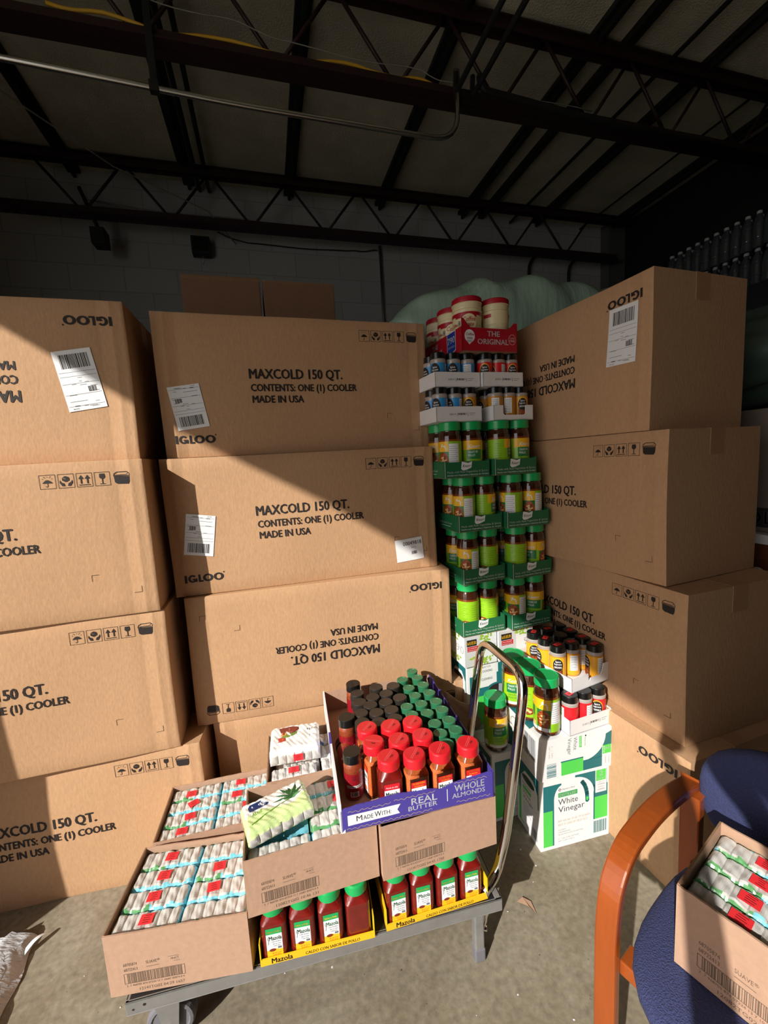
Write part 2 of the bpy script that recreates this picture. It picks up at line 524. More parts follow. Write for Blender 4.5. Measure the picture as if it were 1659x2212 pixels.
# a T-shaped rail under the roof boards, one per panel joint
names = ['leftmost T rail under the roof boards, beside the dark corner', 'second T rail from the left, beside the two parallel pipes',
         'T rail left of the roof middle, above the centre cartons', 'T rail right of the roof middle, above the white corner of the conduit',
         'fourth T rail from the right end of the roof', 'second T rail from the right end of the roof', 'T rail nearest the dark right wall']
for i, x in enumerate((-1.293, -0.44, 0.395, 1.248, 2.12, 2.99, 3.88)):
    mb = MB(); mb.box((-0.045, FY + 0.1, 3.97), (0.045, BY, 4.0), JOISTB); mb.box((-0.012, FY + 0.1, 3.935), (0.012, BY, 3.97), JOISTB)
    tag(mb.build('ceiling_rail'), names[i], 'ceiling rail', 'T rails under the roof boards', (x, 0, 0), 0)
mb = MB(); mb.box((-0.03, FY + 0.1, 3.955), (0.03, BY, 4.0), JOISTB)
tag(mb.build('ceiling_strip'), 'dark strip running right beside the rail at the right of the roof middle', 'ceiling strip', None, (2.33, 0, 0), 0)
for x, z, r, lab in ((-0.36, 3.93, 0.016, 'left one of two thin parallel dark pipes under the roof'), (-0.284, 3.93, 0.016, 'right one of two thin parallel dark pipes under the roof'),
                     (2.66, 3.94, 0.013, 'thin reddish pipe along the roof between two rails'), (3.53, 3.95, 0.008, 'thin dark line along the roof near the right wall')):
    mb = MB(); mb.tube([(0, FY + 0.2, 0), (0, BY - 0.02, 0)], r, JOISTB, 8)
    tag(mb.build('roof_pipe'), lab, 'pipe', None, (x, 0, z), 0)

def arc(c, r, a0, a1, e1, e2, n=8):
    c = Vector(c); e1 = Vector(e1); e2 = Vector(e2)
    return [c + r * (math.cos(a0 + (a1 - a0) * i / n) * e1 + math.sin(a0 + (a1 - a0) * i / n) * e2) for i in range(n + 1)]
def smooth_path(pts, r, n=6):
    pts = [Vector(p) for p in pts]; out = [pts[0]]
    for a, b, c in zip(pts, pts[1:], pts[2:]):
        d1 = (a - b).normalized(); d2 = (c - b).normalized()
        rr = min(r, (a - b).length * 0.49, (c - b).length * 0.49)
        p0 = b + d1 * rr; p1 = b + d2 * rr
        for i in range(n + 1):
            t = i / n
            out.append((1 - t) ** 2 * p0 + 2 * t * (1 - t) * b + t * t * p1)
    out.append(pts[-1]); return out
mb = MB(); mb.tube(smooth_path([(-2.1, 2.30, 3.33), (-0.93, 2.30, 3.305), (0.0, 2.30, 3.27), (1.17, 2.30, 3.262), (1.17, 2.31, 3.6)], 0.16), 0.0135, GALV, 10)
mb.tube([(1.17, 2.31, 3.58), (1.17, 2.31, 3.62)], 0.02, GALV, 10)
o = mb.build('conduit'); tag(o, 'shiny metal conduit under the near joist, bending up beside it', 'conduit')
mb = MB(); mb.box((-0.37, 2.285, 3.265), (-0.33, 2.315, 3.31), JOISTB); mb.box((-0.365, 2.295, 3.29), (-0.335, 2.305, 3.93), JOISTB)
mb.build('conduit_clamp', o)
for x, y0, lab in ((1.135, 1.2, 'left one of two dark pipes dropping from the roof edge to the near joist'), (1.235, 1.2, 'right one of two dark pipes dropping from the roof edge to the near joist')):
    mb = MB(); mb.tube(smooth_path([(x, -1.0, 3.46), (x, 1.9, 3.46), (x, 2.26, 3.46), (x + 0.03, 2.3, 3.6)], 0.1), 0.014, JOISTB, 8)
    tag(mb.build('roof_pipe'), lab, 'pipe')
mb = MB(); mb.tube(smooth_path([(1.3, 2.29, 3.60), (1.3, 2.27, 3.52), (2.1, 2.27, 3.475), (3.05, 2.27, 3.46)], 0.06), 0.017, JOISTB, 8)
tag(mb.build('roof_pipe'), 'dark pipe strapped along the bottom of the near joist on its right half', 'pipe')
def wavy(pts, amp, n, seed, ax=2):
    r = random.Random(seed); out = []
    pts = [Vector(p) for p in pts]
    ph = r.random() * 6
    for a, b in zip(pts, pts[1:]):
        for i in range(n):
            p = a.lerp(b, i / n); p[ax] += amp * math.sin(ph); ph += 0.5 + r.random() * 0.6
            out.append(p)
    out.append(pts[-1]); return out
mb = MB(); mb.tube(wavy([(-0.47, 2.31, 3.66), (0.01, 2.31, 3.635), (0.36, 2.31, 3.585), (0.95, 2.31, 3.585), (1.2, 2.31, 3.545), (2.06, 2.31, 3.555)], 0.008, 8, 3), 0.0025, WIREW, 6)
tag(mb.build('wire'), 'thin white wire sagging along the web of the near joist', 'wire')
mb = MB(); mb.tube(wavy([(-0.75, 2.335, 3.585), (-0.3, 2.335, 3.560), (0.3, 2.335, 3.560), (0.8, 2.335, 3.565), (1.10, 2.335, 3.55), (1.67, 2.335, 3.535)], 0.012, 8, 5), 0.008, WIREY, 6)
tag(mb.build('cable'), 'yellow cable lying along the bottom chord of the near joist', 'cable')
mb = MB(); mb.tube([(-1.38, 3.3, 3.9), (-0.92, 3.78, 3.83), (-0.28, 3.82, 3.6), (-0.1, 4.1, 3.5)], 0.005, WIREW, 6)
tag(mb.build('wire'), 'grey wire slanting down to the back joist at the left', 'wire')
mb = MB(); mb.tube(wavy([(-1.2, 4.05, 3.72), (0.2, 4.05, 3.66), (1.5, 4.05, 3.62), (3.6, 4.05, 3.62)], 0.015, 8, 9), 0.006, WIREW, 6)
tag(mb.build('wire'), 'thin grey wire behind the web of the back joist', 'wire')
mb = MB(); mb.tube(smooth_path([(1.222, 4.12, 3.60), (1.222, 4.12, 2.2)], 0.1), 0.013, GALV, 8)
tag(mb.build('wall_conduit'), 'thin vertical conduit down the grey back wall above the centre cartons', 'conduit')
for x, lab in ((2.86, 'curved pipe on the back wall above the green bag, the left one'), (3.36, 'curved pipe on the back wall above the green bag, nearest the column')):
    mb = MB(); mb.tube(smooth_path([(x + 0.12, 4.08, 3.65), (x, 4.1, 3.55), (x, 4.11, 2.3)], 0.12), 0.014, JOISTB, 8)
    tag(mb.build('wall_pipe'), lab, 'pipe')
mb = MB(); mb.box((-0.075, -0.05, -0.07), (0.075, 0.04, 0.07), mat('dark plastic housing', '#1b1c1c', 0.6)); mb.box((-0.06, -0.055, -0.055), (0.06, -0.05, 0.055), BLACKP)
sb = mb.build('sensor_box', bevel=0.006); tag(sb, 'small black box hanging on the back wall below the joist', 'wall box', None, (-0.39, 4.1, 3.455), 0)
mb = MB(); mb.tube([(-0.01, 0, 0.07), (-0.015, -0.01, 0.15), (-0.02, -0.04, 0.22)], 0.004, WIREY, 6); mb.tube([(0.0, 0, -0.07), (0.02, 0, -0.1), (0.0, 0, -0.14)], 0.003, WIREW, 6)
mb.build('wire_tail', sb)
mb = MB(); mb.box((-0.05, -0.06, -0.07), (0.05, 0.06, 0.05), JOISTB); mb.tube([(0, 0, 0.05), (-0.1, 0, 0.35)], 0.015, JOISTB, 8)
tag(mb.build('ceiling_bracket', bevel=0.01), 'dark block hanging below the left end of the back joist', 'bracket', None, (-1.1, 3.9, 3.38), 0)

# ================================================================ cooler cartons
CW, CD, CH = 1.072, 0.480, 0.528
def umbrella(d, u, v, s, m):
    d.frame(u, v, u + s, v + s, 0.0012, m)
    n = 8; pts = [(u + s * (0.18 + 0.64 * i / n), v + s * (0.40 + 0.24 * math.sin(pi * i / n))) for i in range(n + 1)]
    d.poly(pts, m); d.line([(u + s * .5, v + s * .40), (u + s * .5, v + s * .18), (u + s * .43, v + s * .14), (u + s * .38, v + s * .2)], 0.0015, m)
    for a, b in ((.22, .72), (.36, .80), (.5, .85), (.64, .80), (.78, .72), (.3, .86), (.7, .87)):
        d.disc(u + s * a, v + s * b, s * .022, s * .03, m, n=4)
def hands(d, u, v, s, m):
    d.frame(u, v, u + s, v + s, 0.0012, m)
    d.poly([(u + s * .5, v + s * .42), (u + s * .71, v + s * .54), (u + s * .71, v + s * .74), (u + s * .5, v + s * .62)], m)
    d.poly([(u + s * .48, v + s * .42), (u + s * .27, v + s * .54), (u + s * .27, v + s * .74), (u + s * .48, v + s * .62)], m)
    d.poly([(u + s * .5, v + s * .64), (u + s * .7, v + s * .76), (u + s * .5, v + s * .86), (u + s * .29, v + s * .76)], m)
    for q in (1, -1):
        c = u + s * .5
        d.poly([(c + q * s * .08, v + s * .14), (c + q * s * .26, v + s * .14), (c + q * s * .40, v + s * .38), (c + q * s * .38, v + s * .58), (c + q * s * .30, v + s * .42), (c + q * s * .14, v + s * .34)][::q], m)
def arrows(d, u, v, s, m):
    d.frame(u, v, u + s, v + s, 0.0012, m)
    for c in (.3, .7):
        d.rect(u + s * (c - .045), v + s * .24, u + s * (c + .045), v + s * .62, m)
        d.poly([(u + s * (c - .17), v + s * .58), (u + s * (c + .17), v + s * .58), (u + s * c, v + s * .86)], m)
    d.rect(u + s * .14, v + s * .12, u + s * .86, v + s * .17, m)
def glass(d, u, v, s, m):
    d.frame(u, v, u + s, v + s, 0.0012, m)
    d.poly([(u + s * .34, v + s * .88), (u + s * .31, v + s * .62), (u + s * .42, v + s * .5), (u + s * .58, v + s * .5), (u + s * .69, v + s * .62), (u + s * .66, v + s * .88)], m)
    d.rect(u + s * .47, v + s * .16, u + s * .53, v + s * .5, m); d.rect(u + s * .32, v + s * .12, u + s * .68, v + s * .16, m)
def cooler_icon(d, u, v, s, m):
    d.poly([(u, v + s * .62), (u + s * .04, v + s * .18), (u + s * .2, v + s * .06), (u + s * .9, v + s * .03), (u + s * 1.0, v + s * .2), (u + s * 1.04, v + s * .6)], m)
    d.line([(u, v + s * .68), (u + s * .04, v + s * .82), (u + s * .22, v + s * .93), (u + s * .86, v + s * .93), (u + s * 1.03, v + s * .78), (u + s * 1.04, v + s * .66), (u, v + s * .66)], 0.0022, m)
    d.line([(u + s * .1, v + s * .72), (u + s * .8, v + s * .74), (u + s * .95, v + s * .86)], 0.0012, m)
def cooler_print(m=INK):
    d = Design()
    d.text('MAXCOLD 150 QT.', 0.325, 0.292, 0.0365, m, width=0.367, bold=0.05)
    d.text('CONTENTS: ONE (1) COOLER', 0.327, 0.244, 0.0270, m, width=0.423, bold=0.05)
    d.text('MADE IN USA', 0.329, 0.200, 0.0270, m, width=0.198, bold=0.05)
    s = 0.045
    v = 0.446
    umbrella(d, 0.775, v, s, m); hands(d, 0.826, v, s, m); arrows(d, 0.877, v, s, m); glass(d, 0.928, v, s, m); cooler_icon(d, 0.984, v, 0.045, m)
    # IGLOO wordmark, wide letters
    g = 0.030; y = 0.052; k0 = len(d.p)
    d.rect(0.065, y, 0.075, y + g, m, 1.5)
    def ring(cx, rx, th, gap=False):
        n = 18
        for i in range(n):
            a0 = 2 * pi * i / n; a1 = 2 * pi * (i + 1) / n
            if gap and (a0 < pi * 0.22 or a0 > 2 * pi - 0.30): continue
            q = []
            for a, k in ((a0, 1), (a1, 1), (a1, 0), (a0, 0)):
                q.append((cx + (rx - (1 - k) * th) * math.cos(a), y + g / 2 + (g / 2 - (1 - k) * g * 0.2) * math.sin(a)))
            d.poly(q, m, 1.5)
    ring(0.0965, 0.018, 0.010, True); d.rect(0.097, y + g * .32, 0.115, y + g * .5, m, 1.5); d.rect(0.106, y + g * .06, 0.115, y + g * .4, m, 1.6)
    d.rect(0.120, y, 0.129, y + g, m, 1.5); d.rect(0.120, y, 0.140, y + g * .2, m, 1.5)
    ring(0.159, 0.021, 0.011); ring(0.203, 0.021, 0.011); d.disc(0.226, y + g * 1.02, 0.003, 0.003, m, n=6)
    d.p[k0:] = [([(0.037 + (a - 0.065) * 0.887, b) for a, b in vs], fs, mm, w) for vs, fs, mm, w in d.p[k0:]]
    d.line([(0.88, 0.130), (0.88, 0.150), (0.902, 0.150)], 0.0012, m); d.line([(1.000, 0.075), (1.024, 0.075), (1.024, 0.095)], 0.0012, m)
    return d
def mkwarp(seed, A=0.0035):
    r = random.Random(seed)
    ph = [r.uniform(0, 6.28) for _ in range(9)]
    def w(x, y, z):
        dx = A * 0.8 * math.sin(7 * z + ph[0]) * math.sin(3 * y + ph[1])
        dy = A * (math.sin(5.2 * x + ph[2]) * math.sin(6 * z + ph[3]) + 0.6 * math.sin(13 * x + ph[4]) * math.sin(9 * z + ph[7]))
        dz = A * 0.55 * (math.sin(4.5 * x + ph[5]) * math.sin(6 * y + ph[6])) * (z / CH)
        # slight bulge of the long walls
        b = 0.006 * math.sin(pi * min(max(x / CW, 0), 1)) * math.sin(pi * min(max(z / CH, 0), 1))
        dy += -b if y < CD * 0.5 else b
        return (x + dx, y + dy, z + dz)
    return w
def carton_mesh(mb, Wd, Dd, Hd, m, creases=True):
    us = [0, 0.004, 0.012, 0.036, 0.040, 0.044, 0.075, 0.079, 0.083] + [0.083 + (Wd - 0.166) * i / 18 for i in range(1, 18)] + [Wd - 0.083, Wd - 0.079, Wd - 0.075, Wd - 0.044, Wd - 0.040, Wd - 0.036, Wd - 0.012, Wd - 0.004, Wd]
    vsn = [Hd * i / 10 for i in range(11)]
    vsn[0] = 0.0; vsn.insert(1, 0.006); vsn.insert(-1, Hd - 0.006)
    vsn = sorted(vsn)
    cr = {0.040: 0.0012, 0.079: -0.0006, round(Wd - 0.040, 5): 0.0012, round(Wd - 0.079, 5): -0.0006}
    def off(u, v):
        d = 0
        if creases:
            for k, a in cr.items():
                if abs(u - k) < 1e-4: d = a
        e = min(u, Wd - u); g = min(v, Hd - v)
        if e < 0.002 or g < 0.002: d -= 0.0025
        return d
    for sgn in (0, 1):
        vs = []
        for u in us:
            for v in vsn:
                vs.append((u, -off(u, v) if sgn == 0 else Dd + off(u, v), v))
        n = len(vsn)
        fs = []
        for i in range(len(us) - 1):
            for j in range(n - 1):
                q = (i * n + j, (i + 1) * n + j, (i + 1) * n + j + 1, i * n + j + 1)
                fs.append(q if sgn == 0 else q[::-1])
        mb.add(vs, fs, m, True)
    def gridf(fn, nu, nv, rev=False):
        vs = [fn(i / nu, j / nv) for i in range(nu + 1) for j in range(nv + 1)]
        fs = []
        for i in range(nu):
            for j in range(nv):
                q = (i * (nv + 1) + j, (i + 1) * (nv + 1) + j, (i + 1) * (nv + 1) + j + 1, i * (nv + 1) + j + 1)
                fs.append(q[::-1] if rev else q)
        mb.add(vs, fs, m)
    e = 0.0025
    gridf(lambda a, b: (0, e + a * (Dd - 2 * e), b * Hd), 8, 10, True)
    gridf(lambda a, b: (Wd, e + a * (Dd - 2 * e), b * Hd), 8, 10)
    gridf(lambda a, b: (a * Wd, e + b * (Dd - 2 * e), Hd), 18, 8)
    gridf(lambda a, b: (a * Wd, e + b * (Dd - 2 * e), 0), 18, 8, True)
def ship_label(parent, u, v, w, h, rot, fn, warp, up=True, kind='ship'):
    d = Design()
    for i in range(5):
        for j in range(7): d.rect(w * i / 5, h * j / 7, w * (i + 1) / 5, h * (j + 1) / 7, WHITE, 1)
    r = random.Random(5)
    if kind == 'ship':
        d.barcode(w * .12, h * .07, w * .88, h * .30, INK, 1.6, seed=4, dens=26)
        for vv in (.36, .43, .55, .73, .92): d.rect(w * .03, h * vv, w * .97, h * vv + 0.0008, INK, 1.5)
        for i in range(16):
            a = r.uniform(.05, .7); b = r.uniform(.45, .98)
            d.rect(w * a, h * b, w * (a + r.uniform(.08, .25)), h * b + 0.0014, GREYINK, 1.5)
        d.barcode(w * .14, h * .62, w * .36, h * .71, INK, 1.6, seed=8, dens=14)
        d.text('327199', w * .72, h * .955, h * .022, INK, 1.6)
    else:
        d.text('00049818', w * .28, h * .70, h * .17, INK, 1.6, width=w * .68, bold=0.01)
        d.text('JUN 23', w * .56, h * .55, h * .07, GREYINK, 1.6, width=w * .18); d.barcode(w * .56, h * .27, w * .76, h * .41, INK, 1.6, seed=3, dens=14)
    c, s = math.cos(rot), math.sin(rot)
    def f(a, b, ww):
        if not up: a, b = w - a, h - b
        return warp(*fn(u + a * c - b * s, v + a * s + b * c, ww + 0.0016))
    mb = MB(); d.emit(mb, f, 0.0006)
    return mb.build('shipping_label', parent)
PRINT = cooler_print()
def cooler_carton(x, y, z, rz, label, seed, flipped=False, anchor='R', prints=True, torn=False):
    """x, y: the near right (R) bottom corner of the printed long face"""
    c, s = math.cos(rz), math.sin(rz)
    if anchor == 'R': loc = (x - CW * c, y - CW * s, z)
    else: loc = (x, y, z)
    t = thing('cooler_carton', label, 'carton', loc, rz, 'brown cooler cartons')
    w = mkwarp(seed)
    mb = MB(); carton_mesh(mb, CW, CD, CH, KRAFT)
    if prints:
        fn = front(y=-0.0006)
        if flipped: fn = flip(fn, CW, CH)
        PRINT.emit(mb, fn, 0.0005)
    mb.build('body', t, warp=w)
    mb = MB(); mb.box((0.0, CD / 2 - 0.035, CH + 0.0004), (CW, CD / 2 + 0.035, CH + 0.0012), TAPE)
    mb.box((CW - 0.0012, CD / 2 - 0.035, CH - 0.09), (CW + 0.0012, CD / 2 + 0.035, CH + 0.0008), TAPE)
    mb.build('packing_tape', t, warp=w)
    return t, w
cars = {}
for n, x, y, z, r, fl, lab in (
    ('L4', -0.335, 1.590, 0, -0.093, False, 'bottom cooler carton of the left stack, standing on the floor'),
    ('L3', -0.398, 1.585, 1, -0.009, False, 'second cooler carton up in the left stack, lettering cut off at left'),
    ('L2', -0.407, 1.579, 2, 0.018, False, 'third cooler carton up in the left stack, five symbols at its top right'),
    ('L1', -0.426, 1.645, 3, -0.006, True, 'top cooler carton of the left stack, printed upside down, white label at its corner'),
    ('C4', 0.773, 1.640, 0, -0.050, False, 'lowest cooler carton of the centre stack, mostly hidden behind the cart goods'),
    ('C3', 0.717, 1.628, 1, -0.058, True, 'centre stack cooler carton printed upside down, just above the cart'),
    ('C2', 0.690, 1.687, 2, -0.016, False, 'centre stack cooler carton with a white number sticker at its right'),
    ('C1', 0.709, 1.770, 3, 0.038, False, 'top cooler carton of the centre stack, lettering upright in shade')):
    cars[n] = cooler_carton(x, y, z * 0.53, r, lab, sum(map(ord, n)), fl)
ship_label(cars['L1'][0], CW - 0.195, 0.165, 0.115, 0.195, 0.16, front(), cars['L1'][1], up=False)
ship_label(cars['C1'][0], 0.052, 0.10, 0.112, 0.16, 0.14, front(), cars['C1'][1])
ship_label(cars['C2'][0], 0.045, 0.165, 0.105, 0.158, -0.17, front(), cars['C2'][1])
ship_label(cars['C2'][0], 0.885, 0.035, 0.125, 0.098, 0.07, front(), cars['C2'][1], kind='num')
for n, x, y, z, r, fl, lab in (
    ('R4', 1.215, 0.925, 0, 0.059, True, 'bottom cooler carton of the right stack behind the blue chair'),
    ('R3', 1.259, 0.984, 1, 0.032, False, 'second cooler carton up in the right stack, symbols near its corner'),
    ('R2', 1.264, 1.071, 2, 0.089, False, 'third cooler carton up in the right stack, upright lettering'),
    ('R1', 1.261, 1.142, 3, 0.081, True, 'top cooler carton of the right stack, printed upside down with a white label')):
    # long printed face looks towards -x; anchored at its near corner
    rr = r - pi / 2
    cars[n] = cooler_carton(x, y, z * 0.53, rr, lab, sum(map(ord, n)), fl)
ship_label(cars['R1'][0], CW - 0.175, 0.245, 0.118, 0.200, -0.03, front(), cars['R1'][1], up=False)
# cartons of the row behind, seen only through gaps; they carry the green bag and two plain cartons
for x, y, k, lab in ((0.75, 2.32, 4, 'behind the centre stack'), (1.90, 2.32, 4, 'behind the jar stack'), (3.0, 2.32, 4, 'behind the right stack')):
    for i in range(k):
        cooler_carton(x, y, i * 0.53, 0, ORD[i].capitalize() + ' carton from the floor in the hidden row ' + lab, 90 + i * 3 + int(x * 10), prints=False)
for x, w, lab in ((-0.335, 0.375, 'plain dark brown carton on top of the back row, the left one of two'), (0.055, 0.37, 'plain dark brown carton on top of the back row, the right one of two')):
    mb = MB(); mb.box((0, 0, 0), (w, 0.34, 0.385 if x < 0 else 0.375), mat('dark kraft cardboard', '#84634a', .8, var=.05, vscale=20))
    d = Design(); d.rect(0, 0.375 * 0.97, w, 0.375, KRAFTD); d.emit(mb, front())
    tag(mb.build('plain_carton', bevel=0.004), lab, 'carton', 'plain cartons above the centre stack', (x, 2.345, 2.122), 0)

# torn kraft flap sticking out of the low centre carton at the right
mb = MB()
n = 8; vs = []; fs = []
for i in range(n + 1):
    for j in range(n + 1):
        a, b = i / n, j / n
        vs.append((0.66 + 0.14 * a + 0.02 * math.sin(5 * b), 1.60 - 0.055 * b - 0.02 * a, 0.36 + 0.185 * b * (1 - 0.25 * a) - 0.05 * a + 0.006 * math.sin(9 * a + 7 * b)))
fs = [(i * (n + 1) + j, (i + 1) * (n + 1) + j, (i + 1) * (n + 1) + j + 1, i * (n + 1) + j + 1) for i in range(n) for j in range(n)]
mb.add(vs, fs, KRAFT2, True)
o = mb.build('carton_flap', cars['C4'][0]); o.matrix_parent_inverse = Matrix.Translation(cars['C4'][0].location) @ Matrix.Rotation(-0.05, 4, 'Z'); o.matrix_parent_inverse.invert()
sol = o.modifiers.new('s', 'SOLIDIFY'); sol.thickness = 0.003

# ================================================================ vinegar cartons
VW, VD, VH = 0.304, 0.168, 0.304
def vin_face():
    d = Design(); W_, H_ = VW, VH
    d.rect(0.012, 0.014, 0.052, 0.165, VGREEN, 1); d.rect(0.052, 0.014, 0.060, 0.165, TEAL, 1)
    d.rect(0.012, 0.165, 0.090, 0.272, TEAL, 1)
    d.rect(0.150, 0.225, W_ - 0.012, H_ - 0.012, TEAL, 1)
    d.rect(0.235, 0.178, W_ - 0.008, 0.230, TEAL, 1)
    d.rect(0.238, 0.082, W_ - 0.008, 0.178, VGREEN, 1); d.rect(0.230, 0.082, 0.238, 0.235, TEAL, 1)
    # the white jug silhouette
    n = 16
    pts = [(0.058, 0.014), (0.232, 0.014), (0.232, 0.20)]
    pts += [(0.150 + 0.084 * math.cos(a), 0.205 + 0.078 * math.sin(a)) for a in [pi * 0.5 * i / n for i in range(n + 1)]][1:]
    pts += [(0.128, 0.292), (0.100, 0.292), (0.100, 0.276)]
    pts += [(0.100 - 0.042 * math.sin(a), 0.205 + 0.062 * math.cos(a)) for a in [pi * 0.5 * i / n for i in range(n + 1)]]
    d.poly(pts, WHITEC, 1.6)
    hp = []
    for i in range(11):
        a = i / 10; hp.append((0.172 + 0.030 * math.sin(a * pi / 2) + 0.012, 0.252 - 0.095 * a))
    d.line([(0.183, 0.255), (0.191, 0.243), (0.198, 0.225), (0.202, 0.205), (0.204, 0.180)], 0.017, TEAL, 2.2)
    d.disc(0.204, 0.176, 0.0085, 0.010, TEAL, 2.2); d.disc(0.183, 0.257, 0.0085, 0.008, TEAL, 2.2)
    d.poly([(0.199, 0.190), (0.209, 0.190), (0.209, 0.178), (0.204, 0.172), (0.199, 0.178)], VGREEN, 2.8)
    d.poly([(0.076, 0.246), (0.083, 0.253), (0.090, 0.246), (0.083, 0.239)], INK, 2.2); d.poly([(0.079, 0.246), (0.083, 0.250), (0.087, 0.246), (0.083, 0.242)], WHITEC, 2.6)
    d.text("Member's Mark", 0.094, 0.243, 0.006, INK, 2.2, width=0.055)
    d.rect(0.076, 0.214, 0.160, 0.233, mat('vinegar mid green', '#3fa45a', 0.5), 2.2); d.text('DISTILLED', 0.082, 0.2185, 0.010, WHITEC, 2.8, width=0.072, bold=0.015)
    d.text('White', 0.076, 0.182, 0.024, GREYINK, 2.2, width=0.086, bold=0.004); d.text('Vinegar', 0.076, 0.150, 0.024, GREYINK, 2.2, width=0.116, bold=0.004)
    d.text('BEST IF USED BY 08/21/2022', 0.076, 0.092, 0.009, GOLD, 2.2, width=0.130); d.text('REF 42CA6  01:56  P9 EU4009', 0.076, 0.108, 0.009, GOLD, 2.2, width=0.140)
    d.text('5% ACIDITY', 0.076, 0.072, 0.0045, GREYINK, 2.2); d.text('CONCENTRATED', 0.076, 0.062, 0.0045, GREYINK, 2.2); d.text('SEE DILUTION RATIO ON SIDE PANEL', 0.076, 0.052, 0.0045, GREYINK, 2.2, width=0.11)
    d.text('2 - 1 GAL (3.78 L) BOTTLES', 0.076, 0.034, 0.005, GREYINK, 2.2, width=0.09); d.text('NET 2 GAL (7.56 L)', 0.076, 0.024, 0.005, GREYINK, 2.2, width=0.07)
    d.rect(0.240, 0.196, W_ - 0.014, H_ - 0.010, WHITEC, 2.2); d.rect(0.243, 0.246, W_ - 0.017, H_ - 0.012, VGREEN, 2.8)
    d.text('2', 0.266, 0.267, 0.021, WHITEC, 3.4, align='c', bold=0.02); d.text('BOTTLES', 0.266, 0.251, 0.008, WHITEC, 3.4, align='c', width=0.034, bold=0.01)
    d.text('GREAT FOR', 0.266, 0.237, 0.005, GREYINK, 3, align='c', width=0.03); d.text('COOKING', 0.266, 0.227, 0.006, GREYINK, 3, align='c', width=0.034, bold=0.01)
    d.text('HOUSEHOLD', 0.266, 0.216, 0.005, GREYINK, 3, align='c', width=0.03); d.text('CLEANING', 0.266, 0.205, 0.006, GREYINK, 3, align='c', width=0.034, bold=0.01)
    d.barcode(0.234, 0.022, 0.290, 0.074, TEAL, 2.2, seed=6, dens=18)
    return d
def vin_side():
    d = Design()
    d.rect(0.012, 0.014, 0.05, 0.165, VGREEN, 1); d.rect(0.012, 0.165, 0.156, 0.290, TEAL, 1)
    d.poly([(0.030, 0.02), (0.150, 0.02), (0.150, 0.225), (0.120, 0.262), (0.060, 0.262), (0.030, 0.225)], WHITEC, 1.6)
    d.disc(0.084, 0.232, 0.045, 0.016, BLACKP, 2.4)
    d.text("Member's Mark", 0.045, 0.200, 0.006, INK, 2.2, width=0.06); d.rect(0.045, 0.178, 0.105, 0.192, VGREEN, 2.2)
    d.text('White', 0.045, 0.158, 0.015, GREYINK, 2.2, width=0.055); d.text('Vinegar', 0.045, 0.136, 0.015, GREYINK, 2.2, width=0.075)
    for i in range(5): d.rect(0.045, 0.118 - i * 0.010, 0.085 + 0.02 * (i % 3), 0.1195 - i * 0.010, GREYINK, 2.2)
    d.barcode(0.11, 0.02, 0.150, 0.06, GREYINK, 2.4, seed=9, dens=12)
    return d
def vin_alt():
    d = Design()
    d.rect(0.010, 0.010, 0.120, 0.150, VGREEN, 1); d.rect(0.012, 0.150, 0.294, 0.250, TEAL, 1)
    d.rect(0.050, 0.190, 0.150, 0.300, WHITEC, 1.6); d.rect(0.030, 0.225, 0.062, 0.290, VGREEN, 2.2); d.text('2', 0.038, 0.245, 0.026, WHITEC, 3, bold=.02)
    d.text('GREAT FOR', 0.070, 0.280, 0.009, GREYINK, 2.4, width=0.05); d.text('COOKING', 0.070, 0.260, 0.011, GREYINK, 2.4, width=0.058, bold=.01); d.text('CLEANING', 0.070, 0.222, 0.011, GREYINK, 2.4, width=0.058, bold=.01)
    d.rect(0.158, 0.235, 0.294, 0.294, TEAL, 1.8)
    d.disc(0.150, 0.176, 0.052, 0.026, TEAL, 2.6); d.disc(0.155, 0.172, 0.046, 0.022, INK, 3.2); d.poly([(0.160, 0.192), (0.185, 0.188), (0.178, 0.152), (0.158, 0.152)], mat('jug showing through', '#9aa7b4', .5), 3.8)
    return d
VF, VS, VA = vin_face(), vin_side(), vin_alt()
